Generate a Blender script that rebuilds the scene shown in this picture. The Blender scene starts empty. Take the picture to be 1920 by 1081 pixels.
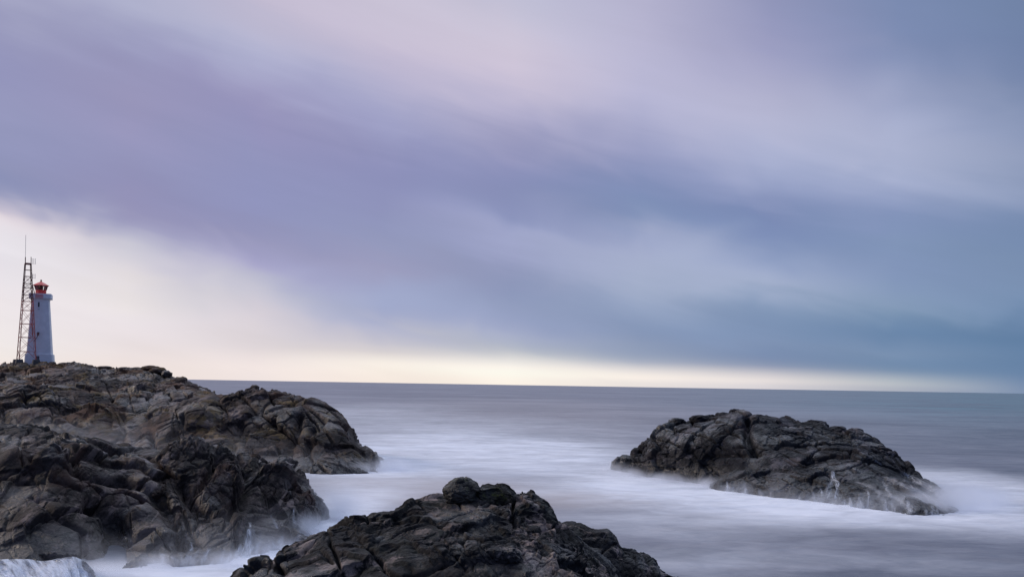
import bpy, math
import numpy as np
from mathutils import Matrix, Vector

# ------------------------------------------------------------------ camera, sky, sun, exposure
sc = bpy.context.scene
COL = sc.collection
F = 1867.0                       # focal length in pixels of the 1920 px wide photograph
CAM_H = 10.0
HORIZ = 721.0                    # the camera is level; the lens is shifted up
ROLL = math.radians(0.96)
cam_d = bpy.data.cameras.new('camera')
cam_d.sensor_width = 36.0
cam_d.lens = 36.0 * F / 1920
cam_d.shift_y = (HORIZ - 540.5) / 1920.0
cam_d.clip_start = 0.1
cam_d.clip_end = 400000
cam = bpy.data.objects.new('camera', cam_d)
COL.objects.link(cam)
RM = Matrix.Rotation(math.pi / 2, 4, 'X') @ Matrix.Rotation(ROLL, 4, 'Z')
cam.matrix_world = Matrix.Translation((0, 0, CAM_H)) @ RM
sc.camera = cam
R3 = np.array(RM.to_3x3())
CAMP = np.array([0, 0, CAM_H])

sc.view_settings.view_transform = 'Standard'
sc.view_settings.look = 'None'
sc.view_settings.exposure = 0.0
sc.view_settings.gamma = 1.0
sc.render.engine = 'CYCLES'
sc.cycles.max_bounces = 8
sc.cycles.diffuse_bounces = 3
sc.cycles.glossy_bounces = 2
sc.cycles.transparent_max_bounces = 12
sc.cycles.volume_bounces = 3
sc.cycles.use_denoising = True


def s2l(c):
    out = []
    for v in c:
        v = v / 255.0
        out.append(v / 12.92 if v <= 0.04045 else ((v + 0.055) / 1.055) ** 2.4)
    return out


class NT:
    """small helper for writing node trees"""
    def __init__(self, tree):
        self.t = tree
        tree.nodes.clear()

    def n(self, typ, **kw):
        nd = self.t.nodes.new(typ)
        for k, v in kw.items():
            if k.startswith('i_'):
                nd.inputs[k[2:].replace('__', ' ')].default_value = v
            else:
                setattr(nd, k, v)
        return nd

    def put(self, sock, v):
        if hasattr(v, 'is_linked') or hasattr(v, 'links'):
            self.t.links.new(v, sock)
        elif isinstance(v, (tuple, list)) and len(v) == 3 and sock.type == 'RGBA':
            sock.default_value = (*v, 1)
        else:
            sock.default_value = v

    def m(self, op, a, b=0.0, c=0.0, clamp=False):
        nd = self.t.nodes.new('ShaderNodeMath')
        nd.operation = op
        nd.use_clamp = clamp
        for i, v in enumerate((a, b, c)):
            self.put(nd.inputs[i], v)
        return nd.outputs[0]

    def mix(self, fac, a, b, blend='MIX'):
        nd = self.t.nodes.new('ShaderNodeMix')
        nd.data_type = 'RGBA'
        nd.blend_type = blend
        self.put(nd.inputs[0], fac)
        self.put(nd.inputs[6], a)
        self.put(nd.inputs[7], b)
        return nd.outputs[2]

    def rng(self, v, a, b, c=0.0, d=1.0, smooth=True):
        nd = self.t.nodes.new('ShaderNodeMapRange')
        nd.interpolation_type = 'SMOOTHSTEP' if smooth else 'LINEAR'
        for i, x in enumerate((v, a, b, c, d)):
            self.put(nd.inputs[i], x)
        return nd.outputs[0]

    def noise(self, vec, scale, detail=4.0, rough=0.55, dist=0.0):
        nd = self.t.nodes.new('ShaderNodeTexNoise')
        self.put(nd.inputs['Vector'], vec)
        nd.inputs['Scale'].default_value = scale
        nd.inputs['Detail'].default_value = detail
        nd.inputs['Roughness'].default_value = rough
        nd.inputs['Distortion'].default_value = dist
        return nd.outputs['Fac']

    def mapping(self, vec, rot=(0, 0, 0), scale=(1, 1, 1), loc=(0, 0, 0)):
        nd = self.t.nodes.new('ShaderNodeMapping')
        self.put(nd.inputs['Vector'], vec)
        nd.inputs['Rotation'].default_value = rot
        nd.inputs['Scale'].default_value = scale
        nd.inputs['Location'].default_value = loc
        return nd.outputs[0]

    def strat(self, vec, rot, squash):
        nd = self.t.nodes.new('ShaderNodeMapping')
        nd.vector_type = 'TEXTURE'
        self.put(nd.inputs['Vector'], vec)
        nd.inputs['Rotation'].default_value = rot
        nd.inputs['Scale'].default_value = (1, 1, 1.0 / squash)
        return nd.outputs[0]

    def link(self, a, b):
        self.t.links.new(a, b)


def pdir(px, py):
    return R3 @ np.array([(px - 960.0) / F, -(py - HORIZ) / F, -1.0])


def pix(px, py, Y=None, z=None):
    """a point of the place seen at a pixel of the photograph, at a given distance Y or height z"""
    d = pdir(px, py)
    s = Y / d[1] if Y is not None else (z - CAM_H) / d[2]
    return CAMP + d * s


SUN_AZ, SUN_EL = -74.0, 24.0

# the cloud cover: colour by elevation for nine compass directions, softly stretched by noise
SKY = {
    0: [(0, 167, 168, 199), (100, 150, 151, 189), (200, 150, 152, 189), (300, 146, 150, 187), (362, 155, 158, 191), (405, 222, 212, 222), (450, 232, 227, 234), (500, 230, 225, 232), (550, 236, 229, 233), (600, 239, 232, 234), (650, 242, 235, 234), (695, 242, 230, 224)],
    240: [(0, 177, 179, 207), (100, 158, 158, 194), (200, 156, 153, 190), (300, 149, 149, 187), (390, 151, 149, 186), (420, 172, 171, 199), (450, 201, 199, 213), (500, 222, 216, 222), (550, 231, 224, 225), (600, 233, 225, 229), (650, 234, 224, 225), (700, 240, 227, 222)],
    480: [(0, 194, 187, 209), (100, 181, 182, 212), (200, 158, 155, 194), (300, 149, 151, 192), (400, 147, 150, 191), (450, 153, 153, 190), (500, 171, 169, 203), (550, 194, 193, 211), (600, 216, 209, 218), (650, 224, 215, 218), (682, 240, 228, 226), (706, 241, 229, 226)],
    720: [(0, 201, 194, 213), (100, 197, 189, 212), (200, 172, 172, 206), (300, 147, 149, 190), (400, 145, 149, 189), (450, 149, 154, 190), (500, 156, 157, 190), (550, 161, 169, 203), (600, 170, 176, 206), (645, 203, 200, 211), (662, 224, 217, 217), (680, 253, 244, 235), (712, 252, 239, 229)],
    960: [(0, 194, 193, 215), (100, 205, 196, 215), (200, 188, 183, 210), (300, 148, 151, 190), (400, 141, 149, 189), (440, 162, 168, 204), (500, 149, 156, 191), (560, 144, 155, 189), (620, 163, 171, 200), (660, 194, 197, 206), (688, 255, 248, 239), (716, 255, 245, 233)],
    1200: [(0, 183, 181, 209), (100, 185, 183, 211), (200, 178, 178, 208), (300, 147, 154, 192), (385, 129, 145, 184), (450, 161, 170, 202), (520, 165, 176, 204), (580, 146, 161, 192), (640, 138, 153, 184), (678, 172, 178, 194), (704, 246, 237, 230), (720, 236, 228, 224)],
    1440: [(0, 146, 151, 187), (100, 159, 161, 196), (200, 180, 181, 209), (300, 168, 175, 207), (395, 132, 145, 185), (450, 131, 147, 186), (520, 163, 175, 204), (580, 137, 156, 188), (640, 128, 148, 182), (684, 143, 154, 180), (710, 226, 219, 219), (724, 216, 211, 215)],
    1680: [(0, 124, 140, 178), (100, 133, 146, 183), (200, 162, 170, 202), (300, 171, 179, 209), (400, 138, 153, 191), (450, 131, 150, 186), (520, 132, 151, 187), (580, 132, 154, 184), (622, 109, 137, 173), (660, 122, 146, 179), (694, 126, 148, 177), (716, 184, 191, 200), (730, 177, 182, 195)],
    1920: [(0, 113, 131, 166), (100, 117, 134, 171), (200, 130, 145, 180), (300, 149, 161, 192), (400, 129, 147, 182), (450, 121, 142, 178), (520, 124, 146, 180), (580, 120, 145, 180), (622, 100, 129, 165), (660, 104, 133, 169), (704, 110, 137, 172), (730, 130, 149, 178)],
}


def build_world():
    w = bpy.data.worlds.new('World')
    sc.world = w
    w.use_nodes = True
    T = NT(w.node_tree)
    tc = T.n('ShaderNodeTexCoord')
    sep = T.n('ShaderNodeSeparateXYZ')
    T.link(tc.outputs['Generated'], sep.inputs[0])
    x, y, z = sep.outputs
    az = T.m('ARCTAN2', x, y)
    el = T.m('ARCSINE', z)
    # long wind-drawn streaks
    cmb = T.n('ShaderNodeCombineXYZ')
    T.link(az, cmb.inputs[0])
    T.link(T.m('ADD', el, T.m('MULTIPLY', az, 0.22)), cmb.inputs[1])
    big = T.noise(T.mapping(cmb.outputs[0], scale=(2.2, 9, 1), loc=(3.1, 1.7, 0)), 1.0, 3.0, 0.5, 0.3)
    fine = T.noise(T.mapping(cmb.outputs[0], scale=(4.0, 34, 1), loc=(7.1, 2.2, 0)), 1.0, 4.0, 0.55, 0.4)
    up = T.rng(el, 0.01, 0.09)
    warp = T.m('MULTIPLY', T.m('MULTIPLY', T.m('SUBTRACT', big, 0.5), 0.026), up)
    warp2 = T.m('MULTIPLY', T.m('SUBTRACT', fine, 0.5), T.m('ADD', T.m('MULTIPLY', up, 0.020), 0.004))
    lump = T.noise(T.mapping(cmb.outputs[0], scale=(9.0, 16, 1), loc=(2.3, 5.2, 0)), 1.0, 2.0, 0.5, 0.8)
    warp3 = T.m('MULTIPLY', T.m('MULTIPLY', T.m('SUBTRACT', lump, 0.5), 0.045), T.rng(el, 0.02, 0.07))
    elw = T.m('ADD', el, T.m('ADD', warp3, T.m('ADD', warp, warp2)))
    EL0, EL1 = -0.02, 0.42
    slope = T.m('ADD', 0.02, T.m('MULTIPLY', T.rng(el, 0.012, 0.16), 0.15))
    prev, paz = None, None
    for px in sorted(SKY):
        nd = T.n('ShaderNodeValToRGB')
        cr = nd.color_ramp
        cr.interpolation = 'CARDINAL'
        stops, azs = [], []
        for (py, r, g, b) in SKY[px]:
            d = pdir(px, py)
            d = d / np.linalg.norm(d)
            stops.append(((math.asin(d[2]) - EL0) / (EL1 - EL0), s2l((r, g, b))))
            azs.append(math.atan2(d[0], d[1]))
        stops.sort()
        while len(cr.elements) < len(stops):
            cr.elements.new(0.5)
        for e, (p, c) in zip(cr.elements, stops):
            e.position = p
        for e, (p, c) in zip(cr.elements, stops):
            e.color = (*c, 1)
        a = float(np.mean(azs))
        sh = T.m('ADD', elw, T.m('MULTIPLY', slope, T.m('SUBTRACT', az, a)))
        T.link(T.rng(sh, EL0, EL1, 0, 1, smooth=False), nd.inputs[0])
        if prev is None:
            prev = nd.outputs[0]
        else:
            prev = T.mix(T.rng(az, paz, a, smooth=False), prev, nd.outputs[0])
        paz = a
    # behind: dim blue-grey cloud; overhead: unseen bright patch added to light foam and rocks
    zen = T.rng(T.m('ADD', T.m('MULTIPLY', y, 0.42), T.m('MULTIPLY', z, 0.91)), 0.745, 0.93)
    back = T.rng(y, 0.62, -0.25)
    c = T.mix(back, prev, s2l((106, 124, 170)))
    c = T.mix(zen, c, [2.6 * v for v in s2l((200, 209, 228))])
    # faint broad mottling of the deck
    mot = T.m('ADD', T.m('ADD', T.m('MULTIPLY', T.m('SUBTRACT', big, 0.5), 0.20), T.m('MULTIPLY', T.m('SUBTRACT', fine, 0.5), 0.11)), 1.0)
    vm = T.n('ShaderNodeVectorMath', operation='SCALE')
    T.link(c, vm.inputs[0])
    T.link(mot, vm.inputs['Scale'])
    sky = T.n('ShaderNodeTexSky', sky_type='NISHITA')
    sky.sun_disc = False
    sky.sun_elevation = math.radians(SUN_EL)
    sky.sun_rotation = math.radians(SUN_AZ)
    bg1 = T.n('ShaderNodeBackground')
    T.link(sky.outputs[0], bg1.inputs[0])
    bg1.inputs[1].default_value = 0.05
    bg2 = T.n('ShaderNodeBackground')
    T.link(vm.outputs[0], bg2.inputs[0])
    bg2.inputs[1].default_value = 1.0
    mx = T.n('ShaderNodeMixShader')
    mx.inputs[0].default_value = 0.97
    T.link(bg1.outputs[0], mx.inputs[1])
    T.link(bg2.outputs[0], mx.inputs[2])
    out = T.n('ShaderNodeOutputWorld')
    T.link(mx.outputs[0], out.inputs[0])


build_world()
sun_d = bpy.data.lights.new('sun', 'SUN')
sun_d.energy = 1.5
sun_d.angle = math.radians(10)
sun_d.color = (1.0, 0.84, 0.70)
sun = bpy.data.objects.new('sun', sun_d)
COL.objects.link(sun)
_a, _e = math.radians(SUN_AZ), math.radians(SUN_EL)
sun.rotation_euler = Vector((-math.sin(_a) * math.cos(_e), -math.cos(_a) * math.cos(_e), -math.sin(_e))).to_track_quat('-Z', 'Y').to_euler()


# ------------------------------------------------------------------ numpy noise
def _hash(ix, iy, iz, seed):
    h = (ix.astype(np.uint32) * np.uint32(374761393) + iy.astype(np.uint32) * np.uint32(668265263)
         + iz.astype(np.uint32) * np.uint32(2147483647 - 1640531) + np.uint32((seed * 974634777) & 0xffffffff))
    h = (h ^ (h >> np.uint32(13))) * np.uint32(1274126177)
    h = (h ^ (h >> np.uint32(16))) * np.uint32(2246822519)
    return h ^ (h >> np.uint32(15))


def _u(h):
    return (h & np.uint32(0xffffff)).astype(np.float32) / np.float32(0xffffff)


def vnoise(P, seed=0):
    P = np.asarray(P, np.float32)
    ip = np.floor(P)
    f = P - ip
    ip = ip.astype(np.int64)
    w = f * f * f * (f * (f * 6 - 15) + 10)
    out = np.zeros(len(P), np.float32)
    for dx in (0, 1):
        wx = w[:, 0] if dx else 1 - w[:, 0]
        for dy in (0, 1):
            wy = w[:, 1] if dy else 1 - w[:, 1]
            for dz in (0, 1):
                wz = w[:, 2] if dz else 1 - w[:, 2]
                out += wx * wy * wz * _u(_hash(ip[:, 0] + dx, ip[:, 1] + dy, ip[:, 2] + dz, seed))
    return out * 2 - 1


def fbm(P, octv=4, seed=0, gain=0.5, lac=2.03, ridged=False):
    out = np.zeros(len(P), np.float32)
    a, s, tot = 1.0, 1.0, 0.0
    for o in range(octv):
        v = vnoise(P * s + o * 17.3, seed + o * 31)
        if ridged:
            v = 1 - 2 * np.abs(v)
        out += a * v
        tot += a
        a *= gain
        s *= lac
    return out / tot


def worley(P, seed=0, jit=0.9):
    P = np.asarray(P, np.float32)
    ip = np.floor(P).astype(np.int64)
    n = len(P)
    f1 = np.full(n, 9.0, np.float32)
    f2 = np.full(n, 9.0, np.float32)
    idh = np.zeros(n, np.uint32)
    cen = np.zeros((n, 3), np.float32)
    for dx in (-1, 0, 1):
        for dy in (-1, 0, 1):
            for dz in (-1, 0, 1):
                cx, cy, cz = ip[:, 0] + dx, ip[:, 1] + dy, ip[:, 2] + dz
                h = _hash(cx, cy, cz, seed)
                h2 = (h * np.uint32(1664525)) ^ (h >> np.uint32(7))
                h3 = (h2 * np.uint32(22695477)) ^ (h2 >> np.uint32(9))
                c = np.stack([cx + 0.5 + jit * (_u(h) - .5), cy + 0.5 + jit * (_u(h2) - .5), cz + 0.5 + jit * (_u(h3) - .5)], 1).astype(np.float32)
                d = np.sqrt(((P - c) ** 2).sum(1))
                m = d < f1
                f2 = np.where(m, f1, np.minimum(f2, d))
                idh = np.where(m, h3, idh)
                cen[m] = c[m]
                f1 = np.where(m, d, f1)
    return f1, f2, idh, cen


TONE = [None]


def facets(P, seed, tilt=1.5, step=0.5, dome=0.12, cw=0.07, cd=0.35, soft=0.05):
    """broken blocks: every cell gets its own level and its own tilted face; some of the joints gape"""
    f1, f2, h, c = worley(P, seed)
    r0 = _u(h * np.uint32(69069) + np.uint32(12345)) - .5
    hx = h * np.uint32(1103515245) + np.uint32(777)
    hy = hx * np.uint32(134775813) + np.uint32(991)
    hz = hy * np.uint32(214013) + np.uint32(2531011)
    t = np.stack([_u(hx ^ (hx >> np.uint32(11))) - .5, _u(hy ^ (hy >> np.uint32(11))) - .5, _u(hz ^ (hz >> np.uint32(11))) - .5], 1)
    e = f2 - f1
    d = step * r0 + tilt * ((P - c) * t).sum(1) + dome * (0.35 - f1 * f1)
    TONE[0] = _u(hx ^ (hx >> np.uint32(9)))
    d *= np.clip(e / soft, 0.5, 1)
    open_ = np.clip(vnoise(P * 0.45 + 3.3, seed + 400) * 2.2 + 0.35, 0, 1)
    d -= 1.5 * cd * open_ * np.exp(-(e / cw) ** 2)
    return d


# ------------------------------------------------------------------ rock building
def pchip(x, y, xq):
    x = np.asarray(x, float)
    y = np.asarray(y, float)
    sh = y.shape[1:]
    y = y.reshape(len(x), -1)
    h = np.diff(x)[:, None]
    dl = np.diff(y, axis=0) / h
    d = np.zeros_like(y)
    if len(x) > 2:
        a, b = dl[:-1], dl[1:]
        w1 = 2 * h[1:] + h[:-1]
        w2 = h[1:] + 2 * h[:-1]
        with np.errstate(divide='ignore', invalid='ignore'):
            hm = (w1 + w2) / (w1 / a + w2 / b)
        d[1:-1] = np.where(a * b > 0, hm, 0)
    d[0], d[-1] = dl[0], dl[-1]
    i = np.clip(np.searchsorted(x, xq, side='right') - 1, 0, len(x) - 2)
    hh = (x[i + 1] - x[i])[:, None]
    t = ((xq - x[i])[:, None]) / hh
    r = ((1 + 2 * t) * (1 - t) ** 2 * y[i] + t * (1 - t) ** 2 * hh * d[i] + t * t * (3 - 2 * t) * y[i + 1] + t * t * (t - 1) * hh * d[i + 1])
    return r.reshape((len(xq),) + sh)


def rail(pts):
    out = []
    for p in pts:
        out.append(pix(p[0], p[1], z=0.0) if p[2] == 'w' else pix(p[0], p[1], Y=p[2]))
    return np.array(out)


def loft(rails, rows, ncols, dropfoot=True):
    """a rock face through several contour lines, front foot first, all with the same number of stations"""
    R = np.array(rails)                                   # M,K,3
    px = np.cumsum(np.r_[0, np.linalg.norm(np.diff(R[:, :, [0, 2]].mean(0), axis=0), axis=1) + 1e-4])
    u = np.linspace(0, px[-1], ncols)
    G = pchip(px, R.transpose(1, 0, 2), u).transpose(1, 0, 2)       # M,N,3
    v = np.concatenate([np.linspace(i, i + 1, n, endpoint=False) for i, n in enumerate(rows)] + [[len(rows)]])
    return pchip(np.arange(len(R)), G, v)                 # rows,N,3


def grid_normals(G):
    du = np.gradient(G, axis=1)
    dv = np.gradient(G, axis=0)
    n = np.cross(du, dv)
    n /= np.linalg.norm(n, axis=2, keepdims=True) + 1e-9
    for _ in range(6):
        n[1:-1, 1:-1] = (n[1:-1, 1:-1] * 2 + n[:-2, 1:-1] + n[2:, 1:-1] + n[1:-1, :-2] + n[1:-1, 2:]) / 6
    n /= np.linalg.norm(n, axis=2, keepdims=True) + 1e-9
    return n


def project(P):
    q = (P - CAMP) @ R3
    w = -q[:, 2]
    w = np.where(w < 0.1, 0.1, w)
    return np.stack([960 + F * q[:, 0] / w, HORIZ - F * q[:, 1] / w], 1)


def at_px(P, S, N, px, py):
    """the point of a surface seen at a pixel (nearest facing vertex)"""
    d = ((S - np.array([px, py])) ** 2).sum(1)
    facing = ((P - CAMP) * N).sum(1) < 0
    d = np.where(facing, d, d + 1e6)
    return P[int(np.argmin(d))]


def seg_dist(P, pts):
    best = np.full(len(P), 1e9)
    for a, b in zip(pts[:-1], pts[1:]):
        ab = b - a
        t = np.clip(((P - a) @ ab) / (ab @ ab + 1e-9), 0, 1)
        best = np.minimum(best, np.linalg.norm(P - a - t[:, None] * ab, axis=1))
    return best


TONES, KEEP = {}, []


def rockify(G, size, seed, amp=1.0, strata=((0, 0, 0), (1, 1, 1)), dabs=(), cracks=(), fine=1.0, dome=0.12, tilt=1.5, levels=(1, 1, 1), crack=1.0, calm=None, ledge=0.0, joints=(((0.8, 0.3, 0.45), 0.55, 0.16), ((-0.5, 0.3, 0.8), 0.8, 0.12))):
    sh = G.shape
    N = grid_normals(G).reshape(-1, 3)
    P = G.reshape(-1, 3).copy()
    s = size
    rot = np.array(Matrix.Rotation(strata[0][2], 3, 'Z') @ Matrix.Rotation(strata[0][1], 3, 'Y') @ Matrix.Rotation(strata[0][0], 3, 'X'))
    Q = (P @ rot) * np.array(strata[1])
    w = np.stack([fbm(P / (s * 0.8) + 11 * k, 3, seed + 90 + k) for k in range(3)], 1)
    Q = Q + w * s * 0.09
    # rough tops, calmer wave-washed walls
    A = np.ones(len(P))
    if calm:
        zz = P[:, 2] + 1.2 * w[:, 0] * s * 0.5
        A = calm[2] + (1 - calm[2]) * np.clip((zz - calm[0]) / (calm[1] - calm[0]), 0, 1)
    d = np.zeros(len(P))
    if levels[0]:
        d += (0.45 + 0.55 * A) * levels[0] * 0.36 * s * facets((Q / s).astype(np.float32), seed + 1, tilt, 0.65, dome, 0.045, 0.35 * crack, 0.02)
    tone = 0.5 + 0.5 * (TONE[0] - 0.5) if levels[0] else np.full(len(P), 0.5)
    patch = np.clip(0.7 + 0.9 * vnoise(P / (s * 1.3) + 7.7, seed + 55), 0.25, 1.3) * A
    if levels[1]:
        d += levels[1] * 0.16 * s * patch * facets((Q / (s * 0.40)).astype(np.float32), seed + 2, tilt, 0.6, dome, 0.06, 0.5 * crack)
        tone = tone + 0.45 * (TONE[0] - 0.5)
    if levels[2]:
        w2 = np.stack([fbm(P / (s * 0.15) + 5 * k, 2, seed + 70 + k) for k in range(3)], 1)
        d += levels[2] * 0.07 * s * patch * facets(((Q + w2 * s * 0.04) / (s * 0.15)).astype(np.float32), seed + 3, tilt, 0.6, dome, 0.07, 0.4 * crack)
        tone = tone + 0.35 * (TONE[0] - 0.5)
    # two sets of straight joints through the rock
    for ji, (jn, sp_, dep) in enumerate(joints):
        jn = np.array(jn, float)
        jn /= np.linalg.norm(jn)
        q = (P @ jn) / (sp_ * s) + 0.35 * fbm(P / (1.6 * s) + 4.4 * ji, 3, seed + 80 + ji)
        k = np.floor(q)
        ki = k.astype(np.int64)
        fr_ = q - k
        e = np.minimum(fr_, 1 - fr_) * sp_ * s
        mk = np.clip(vnoise(P / (s * 0.9) + 9.1 * ji, seed + 85 + ji) * 2.0 + 0.2, 0, 1)
        d -= A * dep * s * mk * np.exp(-(e / (0.028 * s)) ** 2)
        d += A * 0.10 * s * dep / 0.2 * (_u(_hash(ki, ki * 0 + ji, ki * 0, seed + 5)) - 0.5)
    if ledge:
        q = Q[:, 2] / (0.30 * s) + 1.6 * fbm(P / (s * 1.1) + 2.2, 4, seed + 61)
        k = np.floor(q)
        fr_ = q - k
        la = _u(_hash(k.astype(np.int64), k.astype(np.int64), k.astype(np.int64), seed)) * np.clip(0.5 + 1.3 * vnoise(P / (s * 0.7) + 1.1, seed + 62), 0, 1.2)
        d += ledge * 0.12 * s * la * (np.clip(fr_ / 0.82, 0, 1) ** 1.5 - np.clip((fr_ - 0.82) / 0.18, 0, 1) - 0.3)
    d += fine * s * A * (0.035 * fbm(Q / (s * 0.35), 6, seed + 8, 0.58) + 0.010 * fbm(P / (s * 0.06), 4, seed + 9, 0.65))
    d *= amp
    S = project(P)
    Pw = P + w * s * 0.05
    for (px, py, r, h) in dabs:
        c = at_px(P, S, N, px, py)
        d += h * np.exp(-(np.linalg.norm(Pw - c, axis=1) / r) ** 2)
    for (pts, wd, dp) in cracks:
        pp = [at_px(P, S, N, *q) for q in pts]
        d -= dp * np.exp(-(seg_dist(Pw, pp) / wd) ** 2)
    P = P + N * d[:, None]
    out = P.reshape(sh)
    TONES[id(out)] = np.clip(tone, 0, 1.2)
    KEEP.append(out)
    return out


class MeshAcc:
    """collects grids of points into one mesh"""
    def __init__(self):
        self.v, self.f, self.n, self.t = [], [], 0, []
        self.grids = []

    def grid(self, G, wrap=False):
        m, n = G.shape[:2]
        idx = np.arange(m * n).reshape(m, n) + self.n
        if wrap:
            idx = np.concatenate([idx, idx[:, :1]], 1)
        q = np.stack([idx[:-1, :-1], idx[:-1, 1:], idx[1:, 1:], idx[1:, :-1]], -1).reshape(-1, 4)
        self.v.append(G.reshape(-1, 3))
        self.t.append(TONES.get(id(G), np.full(m * n, 0.5)))
        self.grids.append(G)
        self.f.append(q)
        self.n += m * n

    def build(self, name, mat, parent=None, smooth=True, attrs=None):
        V = np.concatenate(self.v).astype(np.float32)
        Q = np.concatenate(self.f).astype(np.int32)
        me = bpy.data.meshes.new(name)
        me.vertices.add(len(V))
        me.vertices.foreach_set('co', V.ravel())
        me.loops.add(Q.size)
        me.loops.foreach_set('vertex_index', Q.ravel())
        me.polygons.add(len(Q))
        me.polygons.foreach_set('loop_start', np.arange(0, Q.size, 4, dtype=np.int32))
        me.polygons.foreach_set('use_smooth', np.full(len(Q), smooth))
        me.update(calc_edges=True)
        attrs = dict(attrs or {}, tone=np.concatenate(self.t))
        for k, a in attrs.items():
            at = me.attributes.new(k, 'FLOAT', 'POINT')
            at.data.foreach_set('value', np.asarray(a, np.float32))
        me.materials.append(mat)
        o = bpy.data.objects.new(name, me)
        COL.objects.link(o)
        if parent:
            o.parent = parent
        return o

    def pts(self):
        return np.concatenate(self.v)


def boulder(c, r, seed, res=72, rough=1.0, size=None, flat=0.0):
    """a free-standing weathered stone"""
    th = np.linspace(0.03, math.pi - 0.03, res)
    ph = np.linspace(0, 2 * math.pi, res * 2, endpoint=False)
    d = np.stack([np.outer(np.sin(th), np.cos(ph)), np.outer(np.sin(th), np.sin(ph)), np.outer(np.cos(th), np.ones_like(ph))], -1)
    D = d.reshape(-1, 3)
    rr = 1 + rough * (0.16 * fbm(D * 1.3 + seed, 3, seed) + 0.24 * facets((D * 1.15 + seed * 3.7).astype(np.float32), seed + 2, 1.2, 0.35, 0.2, 0.06, 0.15)
                      + 0.08 * facets((D * 3.1 + seed).astype(np.float32), seed + 4, 1.3, 0.5, 0.2, 0.07, 0.25) + 0.05 * fbm(D * 7, 4, seed + 5, 0.6))
    G = (D * rr[:, None] * np.array(r) + np.array(c)).reshape(d.shape)
    return G


def tag(o, label=None, cat=None, group=None, kind=None):
    if label:
        o['label'] = label
    if cat:
        o['category'] = cat
    if group:
        o['group'] = group
    if kind:
        o['kind'] = kind
    return o


# ------------------------------------------------------------------ materials
def new_mat(name):
    m = bpy.data.materials.new(name)
    m.use_nodes = True
    return m, NT(m.node_tree)


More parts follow.
